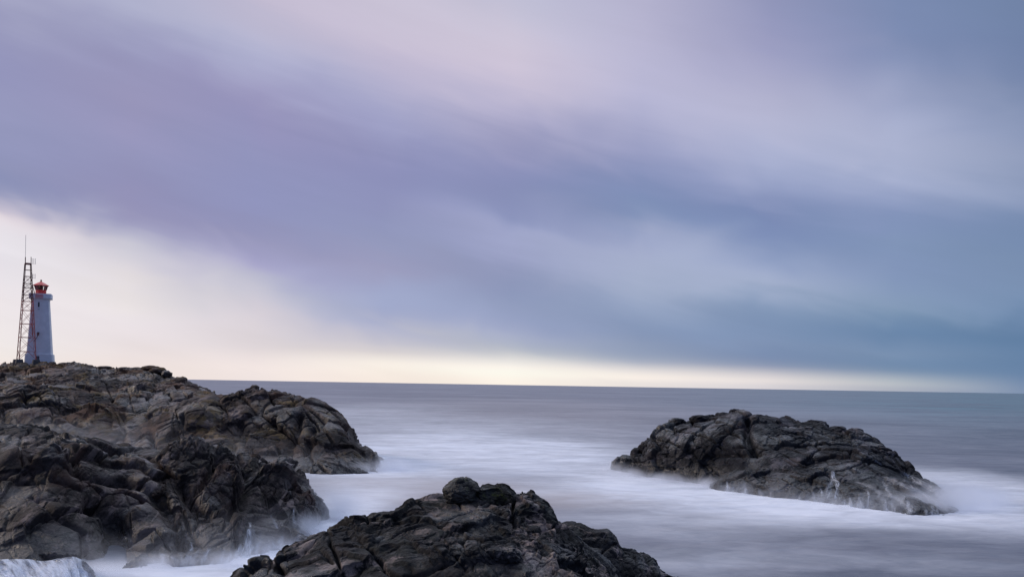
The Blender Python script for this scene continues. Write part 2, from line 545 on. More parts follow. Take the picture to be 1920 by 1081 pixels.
def rock_mat(name, dark, mid, light, sc_=1.0, warm=None, warm_amt=0.3, lichen=None, lichen_amt=0.0, wet_h=1.0, grain_rot=(0.25, -0.5, 0.0), rough=0.75, bump=1.0, black_top=None, squash=4.0):
    m, T = new_mat(name)
    geo = T.n('ShaderNodeNewGeometry')
    pos = geo.outputs['Position']
    sep = T.n('ShaderNodeSeparateXYZ')
    T.link(pos, sep.inputs[0])
    z = sep.outputs[2]
    tone = T.n('ShaderNodeAttribute', attribute_name='tone').outputs['Fac']
    big = T.noise(pos, 0.16 * sc_, 5, 0.6, 0.4)
    med = T.noise(pos, 0.8 * sc_, 7, 0.7, 0.3)
    sp = T.strat(pos, grain_rot, squash)
    grain = T.noise(sp, 0.9 * sc_, 8, 0.66, 0.5)
    vein = T.noise(T.mapping(sp, loc=(5, 9, 2)), 0.45 * sc_, 7, 0.62, 0.7)
    spk = T.noise(pos, 7.0 * sc_, 6, 0.75)
    c = T.mix(T.rng(T.m('ADD', T.m('MULTIPLY', grain, 0.6), T.m('MULTIPLY', spk, 0.4)), 0.455, 0.575), dark, mid)
    lit = T.m('ADD', T.m('MULTIPLY', vein, 0.8), T.m('MULTIPLY', spk, 0.2))
    c = T.mix(T.rng(lit, 0.53, 0.60), c, light)
    c = T.mix(T.m('MULTIPLY', T.rng(med, 0.50, 0.30), 0.65), c, dark)
    if warm:
        c = T.mix(T.m('MULTIPLY', T.rng(T.noise(T.mapping(pos, loc=(31, 7, 3)), 0.33 * sc_, 6, 0.66, 0.5), 0.50, 0.66), warm_amt), c, warm)
    if black_top:
        zz = T.m('ADD', z, T.m('MULTIPLY', T.m('SUBTRACT', big, 0.5), 5.0))
        c = T.mix(T.m('MULTIPLY', T.rng(zz, black_top[0], black_top[1]), T.m('MULTIPLY', T.rng(spk, 0.62, 0.42), black_top[3])), c, black_top[2])
    if lichen:
        nrm = T.n('ShaderNodeSeparateXYZ')
        T.link(geo.outputs['Normal'], nrm.inputs[0])
        lm = T.m('MULTIPLY', T.rng(T.noise(T.mapping(pos, loc=(3, 17, 5)), 0.7 * sc_, 7, 0.72, 0.4), 0.52, 0.62), T.rng(nrm.outputs[2], -0.1, 0.6))
        c = T.mix(T.m('MULTIPLY', lm, lichen_amt), c, lichen)
    # every block of the broken rock has its own tone
    tv = T.n('ShaderNodeVectorMath', operation='SCALE')
    T.link(c, tv.inputs[0])
    T.link(T.m('ADD', 0.62, T.m('MULTIPLY', tone, 0.76)), tv.inputs['Scale'])
    c = tv.outputs[0]
    # tide-wet band at the foot: darker and shiny
    wz = T.m('ADD', z, T.m('MULTIPLY', T.m('SUBTRACT', med, 0.5), 2.2))
    wet = T.rng(wz, wet_h + 0.5, wet_h - 0.8)
    hs = T.mix(wet, c, T.mix(1.0, c, (0.40, 0.40, 0.46), 'MULTIPLY'))
    bs = T.n('ShaderNodeBsdfPrincipled')
    T.link(hs, bs.inputs['Base Color'])
    damp = T.rng(T.noise(T.mapping(pos, loc=(9, 2, 8)), 0.5 * sc_, 6, 0.65), 0.47, 0.66)
    ro = T.m('SUBTRACT', rough, T.m('MULTIPLY', damp, 0.34))
    ro = T.m('SUBTRACT', ro, T.m('MULTIPLY', wet, 0.28))
    T.link(T.m('ADD', ro, T.m('MULTIPLY', T.m('SUBTRACT', spk, 0.5), 0.3)), bs.inputs['Roughness'])
    T.link(T.m('ADD', 0.12, T.m('MAXIMUM', T.m('MULTIPLY', damp, 0.5), T.m('MULTIPLY', wet, 0.5))), bs.inputs['Specular IOR Level'])
    b1 = T.n('ShaderNodeBump')
    b1.inputs['Strength'].default_value = min(1.0, 0.9 * bump)
    b1.inputs['Distance'].default_value = 0.22 / sc_
    micro = T.m('MULTIPLY', T.noise(pos, 14.0 * sc_, 6, 0.7), 0.12)
    hgt = T.m('ADD', micro, T.m('ADD', T.m('MULTIPLY', grain, 0.5), T.m('MULTIPLY', T.noise(pos, 3.2 * sc_, 10, 0.72, 0.2), 0.55)))
    T.link(hgt, b1.inputs['Height'])
    T.link(b1.outputs[0], bs.inputs['Normal'])
    out = T.n('ShaderNodeOutputMaterial')
    T.link(bs.outputs[0], out.inputs[0])
    return m


M_near = rock_mat('near_cliff_rock', (0.019, 0.015, 0.014), (0.068, 0.052, 0.046), (0.165, 0.13, 0.115), 0.55, (0.13, 0.06, 0.04), 0.35, (0.06, 0.055, 0.04), 0.4, 1.6, grain_rot=(0.3, -0.75, 0), black_top=(4.4, 6.6, (0.018, 0.018, 0.020), 0.8), rough=0.66)
M_islet = rock_mat('islet_rock', (0.005, 0.0055, 0.008), (0.0135, 0.0135, 0.018), (0.085, 0.078, 0.084), 0.5, (0.07, 0.05, 0.045), 0.3, None, 0, 1.9, grain_rot=(0.3, -0.35, 0), rough=0.60)
M_head = rock_mat('headland_rock', (0.024, 0.018, 0.017), (0.072, 0.053, 0.046), (0.155, 0.122, 0.108), 0.32, (0.135, 0.066, 0.036), 0.7, (0.15, 0.095, 0.028), 0.6, 1.6, grain_rot=(0.3, 0.4, 0), squash=2.5, rough=0.66)
M_fore = rock_mat('foreground_rock', (0.005, 0.005, 0.0062), (0.020, 0.0185, 0.020), (0.22, 0.172, 0.152), 2.2, (0.06, 0.042, 0.034), 0.3, (0.035, 0.038, 0.03), 0.4, -9, grain_rot=(0.45, -0.52, 0.2), rough=0.60, bump=1.0)
M_moss = rock_mat('mossy_boulder_rock', (0.010, 0.0095, 0.008), (0.036, 0.031, 0.025), (0.08, 0.067, 0.05), 3.2, (0.07, 0.06, 0.04), 0.35, (0.055, 0.06, 0.010), 1.0, -9, squash=2)


def simple_mat(name, col, rough=0.6, metal=0.0, var=0.12, scale=3.0):
    m, T = new_mat(name)
    geo = T.n('ShaderNodeNewGeometry')
    n = T.noise(geo.outputs['Position'], scale, 5, 0.6)
    bs = T.n('ShaderNodeBsdfPrincipled')
    c = T.mix(T.rng(n, 0.3, 0.75), [v * (1 - var) for v in col], [min(1, v * (1 + var)) for v in col])
    T.link(c, bs.inputs['Base Color'])
    bs.inputs['Roughness'].default_value = rough
    bs.inputs['Metallic'].default_value = metal
    out = T.n('ShaderNodeOutputMaterial')
    T.link(bs.outputs[0], out.inputs[0])
    return m


# ------------------------------------------------------------------ sea
def sea_mat():
    m, T = new_mat('sea_water')
    geo = T.n('ShaderNodeNewGeometry')
    pos = geo.outputs['Position']
    at = T.n('ShaderNodeAttribute', attribute_name='foam')
    foam = at.outputs['Fac']
    # drawn-out streaks along the swell
    st1 = T.noise(T.mapping(pos, (0, 0, 0.3), (0.22, 0.30, 1)), 1.0, 6, 0.62, 0.8)
    st2 = T.noise(T.mapping(pos, (0, 0, -0.2), (0.06, 0.075, 1)), 1.0, 6, 0.62, 0.9)
    st3 = T.noise(T.mapping(pos, (0, 0, 0.15), (0.010, 0.018, 1)), 1.0, 8, 0.66, 0.6)
    st = T.m('ADD', T.m('MULTIPLY', T.m('SUBTRACT', st1, 0.5), 0.7), T.m('MULTIPLY', T.m('SUBTRACT', st2, 0.5), 0.9))
    f = T.m('ADD', foam, T.m('MULTIPLY', st, T.m('ADD', T.m('MULTIPLY', foam, 0.9), 0.5)), clamp=True)
    water = T.mix(T.rng(st3, 0.38, 0.62), (0.070, 0.088, 0.122), (0.195, 0.198, 0.235))
    st4 = T.noise(T.mapping(pos, (0, 0, -0.1), (0.028, 0.05, 1), (40, 3, 0)), 1.0, 7, 0.64, 0.6)
    water = T.mix(T.m('MULTIPLY', T.rng(st4, 0.48, 0.68), 0.5), water, (0.23, 0.235, 0.275))
    st5 = T.noise(T.mapping(pos, (0, 0, 0.05), (0.0022, 0.0030, 1), (7, 1, 0)), 1.0, 12, 0.78, 0.4)
    water = T.mix(T.rng(st5, 0.42, 0.60), T.mix(1.0, water, (0.68, 0.68, 0.72), 'MULTIPLY'), water)
    teal = T.n('ShaderNodeAttribute', attribute_name='teal')
    water = T.mix(T.m('MULTIPLY', teal.outputs['Fac'], T.rng(st3, 0.25, 0.65)), water, (0.055, 0.150, 0.185))
    silt = T.n('ShaderNodeAttribute', attribute_name='silt')
    water = T.mix(silt.outputs['Fac'], water, (0.27, 0.225, 0.215))
    col = T.mix(T.m('MULTIPLY', f, 0.95), water, (0.83, 0.84, 0.88))
    bs = T.n('ShaderNodeBsdfPrincipled')
    T.link(col, bs.inputs['Base Color'])
    T.link(T.m('ADD', T.m('MULTIPLY', f, 0.35), 0.42), bs.inputs['Roughness'])
    T.link(T.m('SUBTRACT', 0.42, T.m('MULTIPLY', f, 0.3)), bs.inputs['Specular IOR Level'])
    bp = T.n('ShaderNodeBump')
    bp.inputs['Strength'].default_value = 0.6
    bp.inputs['Distance'].default_value = 1.5
    w1 = T.noise(T.mapping(pos, (0, 0, 0.1), (0.12, 0.25, 1)), 1.0, 4, 0.55, 0.3)
    w2 = T.noise(T.mapping(pos, (0, 0, -0.08), (0.018, 0.04, 1)), 1.0, 6, 0.6, 0.3)
    T.link(T.m('ADD', T.m('MULTIPLY', w1, 0.5), T.m('MULTIPLY', w2, 2.0)), bp.inputs['Height'])
    T.link(bp.outputs[0], bs.inputs['Normal'])
    out = T.n('ShaderNodeOutputMaterial')
    T.link(bs.outputs[0], out.inputs[0])
    return m


# foam patches: (px, py, half-width px, half-height px, strength)
FOAM = [(820, 850, 260, 36, 0.60), (950, 845, 200, 26, 0.35), (700, 885, 150, 14, 0.45), (640, 955, 90, 45, 0.9), (630, 985, 80, 30, 0.9), (1080, 860, 130, 30, 0.50),
        (1250, 912, 170, 24, 0.70), (1420, 940, 200, 24, 0.75), (1600, 955, 220, 22, 0.85), (1780, 950, 150, 36, 0.75), (1900, 920, 140, 36, 0.80),
        (1150, 930, 220, 22, 0.22), (450, 1075, 180, 35, 0.9), (250, 1085, 200, 20, 0.7), (520, 1050, 80, 40, 0.8), (1250, 990, 260, 22, 0.15), (1500, 980, 330, 10, 0.25),
        (1280, 1055, 260, 30, 0.16), (1700, 1060, 250, 26, 0.10), (620, 780, 200, 30, 0.22), (900, 800, 300, 20, 0.20), (760, 830, 150, 30, 0.3),
        (1120, 905, 130, 12, 0.15), (950, 915, 240, 20, 0.06)]
SILT = [(820, 930, 240, 24, 1.0), (720, 905, 150, 16, 0.7), (1060, 935, 200, 18, 0.8), (1000, 770, 420, 30, 0.35)]


def gauss_field(X, Y, lst):
    out = np.zeros_like(X)
    for (px, py, w, h, a) in lst:
        c = pix(px, py, z=0)
        rx = w * c[1] / F
        ry0 = c[1] ** 2 / (CAM_H * F) * h
        dy = Y - c[1]
        ry = np.where(dy > 0, ry0 * 1.25, ry0 * 0.85)
        out = out + a * np.exp(-((X - c[0]) / rx) ** 2 - (dy / ry) ** 2)
    return out


def build_sea():
    t = np.linspace(0, 1, 700)
    Yr = 8 * (120000 / 8) ** (t ** 1.55)
    u = np.linspace(-1, 1, 520)
    G = np.zeros((700, 520, 3))
    G[:, :, 1] = Yr[:, None]
    G[:, :, 0] = u[None, :] * (Yr[:, None] * 0.85 + 12)
    X, Y = G[:, :, 0], G[:, :, 1]
    near = np.exp(-(Y / 260.0) ** 2)
    P = np.stack([X.ravel() / 9.0, Y.ravel() / 5.0, np.zeros(X.size)], 1)
    G[:, :, 2] = (0.10 * fbm(P, 3, 5)).reshape(X.shape) * near
    wx = 3.0 * fbm(P / 3.1, 3, 21).reshape(X.shape)
    wy = 2.5 * fbm(P / 2.3, 3, 22).reshape(X.shape)
    foam = gauss_field(X + wx, Y + wy, FOAM)
    silt = gauss_field(X + wx, Y + wy, SILT)
    foam = 1 - np.exp(-2.1 * foam)
    teal = np.clip((X / (Y + 1) - 0.10) / 0.35, 0, 1) * np.clip((Y - 130) / 500, 0, 1)
    a = MeshAcc()
    a.grid(G)
    # the water behind and beside the camera
    o = a.build('sea', sea_mat(), attrs={'foam': foam.ravel(), 'silt': np.clip(silt, 0, 1).ravel(), 'teal': teal.ravel()})
    tag(o, kind='structure')
    return o


build_sea()


# ------------------------------------------------------------------ headland with the lighthouse hill
def foot(r, dy=-1.0, dz=-2.2):
    r[:, 2] -= 0.35 if r[:, 1].mean() > 80 else 0.25
    return r + np.array([0, dy, dz])


def shift(r, dx, dy, dz, zmin=None):
    q = r + np.array([dx, dy, dz])
    if zmin is not None:
        q[:, 2] = np.maximum(q[:, 2], zmin)
    return q


def back_foot(r, dy):
    q = r.copy()
    q[:, 1] += dy
    q[:, 2] = -2.0
    return q


head = MeshAcc()
# far hill
crest = rail([(-200, 696, 178), (-60, 690, 178), (0, 687, 176), (40, 683, 174), (75, 681, 173), (130, 684, 170), (170, 687, 167), (210, 690, 164), (250, 694, 160), (290, 699, 157), (320, 709, 154), (350, 718, 151), (385, 736, 148), (425, 753, 145), (470, 780, 142)])
mid = rail([(-200, 716, 158), (-60, 712, 157), (0, 708, 155), (40, 706, 154), (75, 706, 153), (130, 710, 150), (170, 716, 148), (210, 722, 147), (250, 726, 146), (290, 730, 145), (320, 738, 143), (350, 745, 142), (385, 755, 140), (425, 765, 138), (470, 790, 138)])
low = rail([(-200, 745, 143), (-60, 742, 142), (0, 740, 140), (40, 742, 139), (75, 748, 138), (130, 760, 136), (170, 770, 135), (210, 778, 134), (250, 780, 133), (290, 776, 133), (320, 772, 133), (350, 772, 133), (385, 778, 133), (425, 790, 133), (470, 810, 134)])
G = loft([back_foot(low, -6), low, mid, crest, shift(crest, 0, 12, -1.5), back_foot(crest, 45)], [20, 110, 130, 40, 20], 620)
HILL = rockify(G, 4.2, 3, 0.62, ((0.2, 0.5, 0.3), (1, 1, 1.9)), levels=(1, 1, 1.1), fine=1.2)
head.grid(HILL)
# middle cliff below the hill
top = rail([(-200, 719, 141), (-60, 722, 140), (0, 725, 139), (40, 725, 138), (80, 734, 137), (120, 749, 136), (160, 760, 135), (205, 769, 134), (250, 771, 133), (290, 760, 132), (330, 753, 133), (370, 743, 134), (400, 746, 134), (425, 763, 133), (450, 786, 132)])
brk = rail([(-200, 745, 135), (-60, 747, 134), (0, 752, 133), (40, 758, 132), (80, 768, 131), (120, 778, 130.5), (160, 786, 130), (205, 792, 129), (250, 796, 128), (290, 790, 127), (330, 778, 127), (370, 766, 127), (400, 768, 127), (425, 780, 127), (450, 800, 127)])
wal = rail([(-200, 810, 128), (-60, 812, 127), (0, 815, 126), (40, 818, 125), (80, 820, 124), (120, 822, 123.5), (160, 824, 123), (205, 826, 122), (250, 828, 121), (290, 826, 120), (330, 822, 120), (370, 818, 120), (400, 820, 120), (425, 825, 120), (450, 835, 120)])
fot = rail([(-200, 876, 'w'), (-60, 876, 'w'), (0, 876, 'w'), (40, 876, 'w'), (80, 876, 'w'), (120, 877, 'w'), (160, 878, 'w'), (205, 878, 'w'), (250, 878, 'w'), (290, 879, 'w'), (330, 879, 'w'), (370, 880, 'w'), (400, 880, 'w'), (425, 881, 'w'), (450, 882, 'w')])
G = loft([foot(fot), fot, wal, brk, top, shift(top, 0, 9, -0.5), back_foot(top, 26)], [6, 90, 110, 110, 30, 12], 620)
G = rockify(G, 5.6, 12, 0.66, ((0.1, 0.15, 0.1), (1.1, 1, 0.75)), levels=(1.1, 0.9, 0.7), tilt=1.8, crack=1.3, fine=0.8, calm=(3.5, 7.5, 0.6),
            dabs=[(60, 785, 2.6, 1.0), (110, 800, 3.0, 0.8), (20, 790, 2, .6), (160, 775, 1.5, 0.8), (200, 785, 1.6, 0.9), (370, 790, 2.2, 1.0), (405, 800, 2.0, 0.6)],
            cracks=[([(228, 772), (232, 850)], 0.35, 1.3), ([(275, 775), (290, 850)], 0.4, 1.4), ([(345, 790), (320, 860)], 0.4, 1.2), ([(0, 765), (80, 760), (150, 800)], 0.5, 1.2)])
head.grid(G)
# point running out to the right
top = rail([(340, 799, 134), (385, 771, 134), (415, 756, 133), (440, 746, 132), (480, 736, 131), (520, 733, 130), (560, 744, 129), (590, 751, 128), (620, 768, 126), (640, 783, 124), (656, 805, 121), (666, 823, 119), (686, 837, 116.5), (699, 859, 114.5), (705, 881, 113.5), (710, 893, 112.5)])
brk = rail([(340, 805, 127), (385, 782, 127), (415, 770, 126.5), (440, 760, 126), (480, 752, 125), (520, 752, 124), (560, 758, 123), (590, 768, 122), (615, 785, 120.5), (632, 800, 119), (646, 818, 117.5), (660, 834, 116), (677, 850, 114.8), (690, 866, 113.6), (699, 880, 113), (708, 890, 112.4)])
wal = rail([(340, 830, 120), (385, 825, 120), (415, 822, 119.5), (440, 820, 119), (480, 818, 118.5), (520, 816, 118), (560, 816, 117), (590, 818, 116.5), (612, 824, 116), (628, 834, 115.4), (640, 842, 115), (654, 850, 114.5), (668, 860, 113.8), (682, 871, 113.2), (694, 881, 112.7), (706, 889.5, 112.2)])
fot = rail([(340, 882, 'w'), (385, 883, 'w'), (415, 884, 'w'), (440, 885, 'w'), (480, 886, 'w'), (520, 886, 'w'), (560, 887, 'w'), (590, 887, 'w'), (612, 888, 'w'), (628, 888, 'w'), (640, 888, 'w'), (654, 888, 'w'), (668, 888, 'w'), (682, 888, 'w'), (694, 889, 'w'), (706, 891, 'w')])
G = loft([foot(fot), fot, wal, brk, top, shift(top, -0.6, 6, -0.6, -1.5), back_foot(top, 22)], [6, 120, 110, 110, 40, 14], 640)
G = rockify(G, 5.2, 22, 0.52, ((0.2, 0.35, 0.1), (1, 1, 1.25)), levels=(1.1, 0.85, 0.7), tilt=1.8, crack=1.2, fine=0.8,
            dabs=[(655, 850, 1.8, 0.9), (640, 820, 1.6, 0.5), (485, 725, 1.0, 0.5)],
            cracks=[([(560, 780), (535, 860)], 0.5, 1.1), ([(415, 790), (410, 850)], 0.35, 1.1), ([(640, 815), (655, 822), (690, 850)], 0.5, 0.9), ([(450, 790), (430, 860)], 0.4, 0.9), ([(585, 800), (575, 850)], 0.4, 0.8)])
head.grid(G)
# loose blocks along the skyline of the hill
for (px, py, Y, r, s) in [(283, 691, 158, (1.5, 1.2, 0.55), 4), (297, 695, 157, (1.3, 1.0, 0.6), 5), (312, 701, 155, (0.85, 0.8, 0.55), 6), (256, 694, 160, (1.2, 1, 0.5), 7),
                          (338, 711, 152, (0.8, 0.7, 0.4), 8), (137, 683.5, 169, (0.30, 0.28, 0.42), 9), (147, 685, 168, (0.22, 0.25, 0.36), 10), (152, 685.5, 168, (0.25, 0.25, 0.36), 11), (118, 683, 170, (0.9, 0.6, 0.35), 13),
                          (478, 727, 131, (0.6, 0.6, 0.45), 14), (345, 712, 151, (0.5, 0.5, 0.4), 17), (196, 689, 164, (1.2, 1.0, 0.3), 18)]:
    head.grid(boulder(pix(px, py, Y=Y), r, s, 24), wrap=True)
o = head.build('headland', M_head)
tag(o, kind='structure')

# ------------------------------------------------------------------ near cliff on the left
cl = MeshAcc()
crest = rail([(-220, 800, 76), (-90, 802, 75), (0, 806, 74), (40, 807, 73.5), (65, 815, 73), (100, 819, 73), (150, 817, 72.5), (190, 830, 72), (215, 847, 71.5), (250, 843, 71), (300, 856, 70.5), (340, 880, 70), (380, 930, 69), (420, 985, 68)])
brk = rail([(-220, 842, 65), (-90, 846, 64.5), (0, 852, 64), (40, 860, 63.5), (65, 860, 63.3), (100, 852, 63.5), (150, 858, 64), (190, 875, 64), (215, 885, 64), (250, 883, 64), (300, 905, 64), (340, 935, 64), (380, 975, 64), (420, 1010, 64)])
wal = rail([(-220, 905, 61), (-90, 908, 60.5), (0, 912, 60), (40, 915, 59.8), (65, 916, 59.7), (100, 916, 59.8), (150, 918, 60.3), (190, 930, 61), (215, 935, 61.5), (250, 935, 61.5), (300, 950, 61), (340, 975, 60.5), (380, 1005, 60.5), (420, 1030, 60.5)])
slp = rail([(-220, 985, 57), (-90, 988, 56.6), (0, 990, 56.2), (40, 992, 56), (65, 993, 56), (100, 995, 56.2), (150, 998, 57), (190, 1005, 58.5), (215, 1008, 59), (250, 1008, 58.5), (300, 1012, 57.5), (340, 1025, 57.5), (380, 1035, 58), (420, 1045, 58.5)])
fot = rail([(-220, 1060, 'w'), (-90, 1060, 'w'), (0, 1060, 'w'), (40, 1060, 'w'), (65, 1060, 'w'), (100, 1060, 'w'), (150, 1058, 'w'), (190, 1052, 'w'), (215, 1050, 'w'), (250, 1052, 'w'), (300, 1062, 'w'), (340, 1066, 'w'), (380, 1066, 'w'), (420, 1062, 'w')])
G = loft([foot(fot), fot, slp, wal, brk, crest, shift(crest, 0, 6, -1.0), back_foot(crest, 16)], [8, 110, 110, 110, 120, 40, 14], 640)
G = rockify(G, 3.6, 31, 0.66, ((0.1, 0.6, 0.2), (1, 1, 1.35)), levels=(1.0, 0.8, 0.7), tilt=1.9, crack=1.3, fine=0.8, calm=(2.8, 5.5, 0.3), ledge=0.2,
            dabs=[(265, 975, 1.0, 0.9), (285, 1010, 1.2, 0.6), (265, 915, 1.2, 0.6), (100, 870, 1.4, 0.5), (30, 870, 0.9, 0.6), (110, 1000, 2.5, 0.5), (50, 960, 2.5, 0.4)],
            cracks=[([(140, 885), (215, 900), (290, 925), (330, 990)], 0.45, 1.0), ([(205, 860), (290, 880), (360, 935)], 0.4, 1.0), ([(0, 900), (60, 905), (150, 915)], 0.25, 0.5), ([(60, 870), (62, 900)], 0.15, 0.5), ([(140, 850), (142, 880)], 0.2, 0.6),
                    ([(60, 940), (100, 985), (150, 1010), (160, 1040)], 0.18, 0.35), ([(180, 950), (215, 990), (230, 1040)], 0.6, 1.1)])
cl.grid(G)
crest = rail([(235, 935, 66), (270, 900, 67), (300, 868, 68), (318, 848, 68.5), (350, 835, 69), (400, 841, 69.5), (428, 848, 70), (465, 856, 70.5), (492, 870, 71), (520, 867, 71), (545, 882, 71), (557, 907, 70.5), (576, 938, 70), (590, 966, 69.5), (597, 992, 69), (601, 1005, 68.5)])
brk = rail([(235, 965, 62.5), (270, 940, 63), (300, 912, 63.5), (318, 897, 64), (350, 885, 64.5), (400, 890, 65), (428, 898, 65.5), (465, 905, 66), (492, 912, 66.5), (517, 912, 67), (538, 925, 67), (552, 945, 67), (571, 965, 67.5), (585, 982, 67.7), (594, 997, 67.8), (600, 1007, 67.8)])
wal = rail([(235, 1010, 59), (270, 995, 59.5), (300, 980, 60), (318, 970, 60), (350, 962, 60.5), (400, 958, 61), (428, 962, 61.5), (465, 967, 62), (490, 970, 62.7), (512, 972, 63.5), (532, 978, 64.5), (548, 985, 65.3), (566, 992, 66.2), (581, 999, 66.8), (592, 1006, 67), (599, 1011, 67.2)])
fot = rail([(235, 1064, 'w'), (270, 1066, 'w'), (300, 1066, 'w'), (318, 1064, 'w'), (350, 1062, 'w'), (400, 1058, 'w'), (428, 1054, 'w'), (465, 1047, 'w'), (488, 1042, 'w'), (508, 1036, 'w'), (528, 1030, 'w'), (545, 1025, 'w'), (564, 1020, 'w'), (580, 1017, 'w'), (591, 1014, 'w'), (599, 1012, 'w')])
G = loft([foot(fot), fot, wal, brk, crest, shift(crest, 0, 4, -1.0, -1.5), back_foot(crest, 12)], [8, 130, 120, 130, 40, 14], 640)
G = rockify(G, 3.0, 43, 0.72, ((0.3, 0.7, 0.4), (1, 1, 1.3)), levels=(1.15, 1.05, 0.9), tilt=2.0, crack=1.3, fine=0.7, ledge=0.15,
            dabs=[(355, 845, 1.2, 0.6), (430, 895, 1.3, 0.7), (510, 900, 1.2, 0.7), (300, 1010, 1.2, 0.5), (350, 1000, 1.1, 0.5), (440, 1000, 0.9, 0.4), (530, 1000, 1.2, 0.4)],
            cracks=[([(335, 905), (350, 925), (375, 960), (420, 980)], 0.5, 1.1), ([(462, 890), (458, 930), (440, 960)], 0.5, 1.0), ([(540, 915), (555, 960)], 0.2, 0.5), ([(300, 940), (320, 985), (350, 1030)], 0.4, 0.9), ([(415, 850), (390, 890), (372, 915)], 0.25, 0.7)])
cl.grid(G)
led = rail([(-160, 1056, 50), (-60, 1054, 50), (0, 1052, 50), (40, 1051, 50), (75, 1055, 50), (105, 1051, 50), (132, 1047, 50), (150, 1053, 49.8), (164, 1068, 49.4), (174, 1088, 48.8)])
G = loft([back_foot(shift(led, 0.9, -5.2, 0), 0), shift(led, 0.5, -3.2, -0.75), shift(led, 0.15, -1.6, -0.28), led, shift(led, 0, 1.5, -0.8), back_foot(led, 3)], [30, 30, 30, 30, 12], 300)
G = rockify(G, 1.0, 48, 0.35)
cl.grid(G)
LEDGE = MeshAcc()
LEDGE.grid(G)
o = cl.build('sea_cliff', M_near)
tag(o, 'broad dark brown sea cliff in front of the lighthouse headland, white water at its foot', 'cliff')

# ------------------------------------------------------------------ islet on the right
isl = MeshAcc()
crest = rail([(1168, 881, 119), (1179, 871, 118.5), (1188, 857, 118), (1205, 837, 117), (1222, 825, 116), (1252, 798, 115), (1299, 791, 114), (1342, 781, 113), (1384, 774, 112), (1431, 777, 111), (1478, 788, 110), (1532, 794, 108), (1557, 802, 107), (1602, 808, 105), (1652, 830, 102), (1702, 864, 98), (1735, 898, 95), (1773, 928, 92), (1803, 963, 88)])
brk = rail([(1166, 882, 118), (1177, 876, 116), (1187, 868, 114.8), (1203, 854, 113), (1220, 844, 112), (1250, 822, 110.5), (1297, 814, 108), (1340, 808, 106), (1382, 805, 104.5), (1429, 808, 103), (1476, 817, 102), (1529, 826, 101), (1554, 829, 100), (1597, 837, 98.5), (1646, 855, 97), (1695, 882, 95), (1728, 909, 93), (1767, 935, 90.5), (1802, 962, 87.7)])
fot = rail([(1164, 884, 'w'), (1175, 886, 'w'), (1185, 888, 'w'), (1201, 891, 'w'), (1218, 894, 'w'), (1249, 899, 'w'), (1295, 905, 'w'), (1337, 911, 'w'), (1379, 917, 'w'), (1426, 924, 'w'), (1473, 931, 'w'), (1525, 938, 'w'), (1548, 941, 'w'), (1589, 946, 'w'), (1633, 951, 'w'), (1678, 956, 'w'), (1709, 959, 'w'), (1746, 962, 'w'), (1780, 964, 'w')])
wal = 0.5 * (brk + fot) + np.array([0, -0.6, 0.5])
G = loft([foot(fot), fot, wal, brk, crest, shift(crest, 0, 5, -1.0, -1.5), back_foot(crest, 20)], [8, 80, 90, 110, 40, 14], 720)
G = rockify(G, 3.5, 51, 0.56, ((0.3, 0.35, 0.2), (1, 1, 1.3)), levels=(0.9, 1.1, 1.0), fine=1.1, ledge=0.6,
            dabs=[(1235, 820, 1.4, 0.5), (1300, 800, 1.2, 0.4)],
            cracks=[([(1400, 785), (1402, 820), (1410, 845)], 0.35, 1.2), ([(1330, 850), (1380, 850), (1420, 850)], 0.4, 0.6)])
isl.grid(G)
crest = rail([(1332, 907, 104), (1346, 895, 104), (1367, 879, 103.8), (1403, 863, 103), (1450, 851, 102), (1497, 845, 101), (1553, 845, 100), (1610, 857, 98), (1666, 878, 95.5), (1705, 903, 93), (1741, 929, 90.5), (1779, 961, 87)])
brk = rail([(1330, 910, 102.6), (1344, 900, 102), (1365, 888, 101), (1401, 876, 99.8), (1448, 868, 98.2), (1495, 866, 97), (1549, 870, 96), (1604, 880, 94), (1658, 898, 92), (1699, 918, 90), (1736, 940, 88), (1776, 962, 86)])
fot = rail([(1328, 914, 'w'), (1342, 917, 'w'), (1363, 920, 'w'), (1399, 925, 'w'), (1446, 931, 'w'), (1493, 937, 'w'), (1546, 943, 'w'), (1598, 950, 'w'), (1652, 957, 'w'), (1692, 962, 'w'), (1732, 966, 'w'), (1774, 968, 'w')])
wal = 0.5 * (brk + fot) + np.array([0, -0.5, 0.4])
G = loft([foot(fot), fot, wal, brk, crest, shift(crest, 0, 3, -1.0, -1.5), back_foot(crest, 9)], [8, 90, 90, 80, 30, 14], 640)
G = rockify(G, 2.8, 64, 0.58, ((0.3, -0.5, 0.2), (0.9, 1, 1.5)), levels=(0.9, 1.0, 1.0), fine=1.1, ledge=0.8,
            dabs=[(1530, 860, 0.9, 0.6), (1600, 890, 1.0, 0.5)], cracks=[([(1563, 850), (1562, 885), (1563, 925)], 0.3, 0.9), ([(1440, 868), (1400, 890), (1360, 905)], 0.3, 0.5)])
isl.grid(G)
for (px, py, Y, r, s) in [(1570, 809, 106, (1.15, 1.0, 0.65), 71), (1551, 810, 106.5, (0.6, 0.7, 0.55), 72), (1356, 780, 113, (0.9, 0.8, 0.5), 73), (1379, 774, 112, (0.8, 0.8, 0.5), 74), (1269, 793, 115, (1.0, 0.9, 0.6), 75), (1312, 787, 114, (1.2, 1.0, 0.6), 76), (1245, 807, 115, (0.9, 0.9, 0.7), 77), (1194, 852, 117, (0.7, 0.8, 0.9), 78)]:
    isl.grid(boulder(pix(px, py, Y=Y), r, s, 36), wrap=True)
o = isl.build('rock_islet', M_islet)
tag(o, 'humped black rock islet standing alone in the white foam of the open sea', 'rock islet')

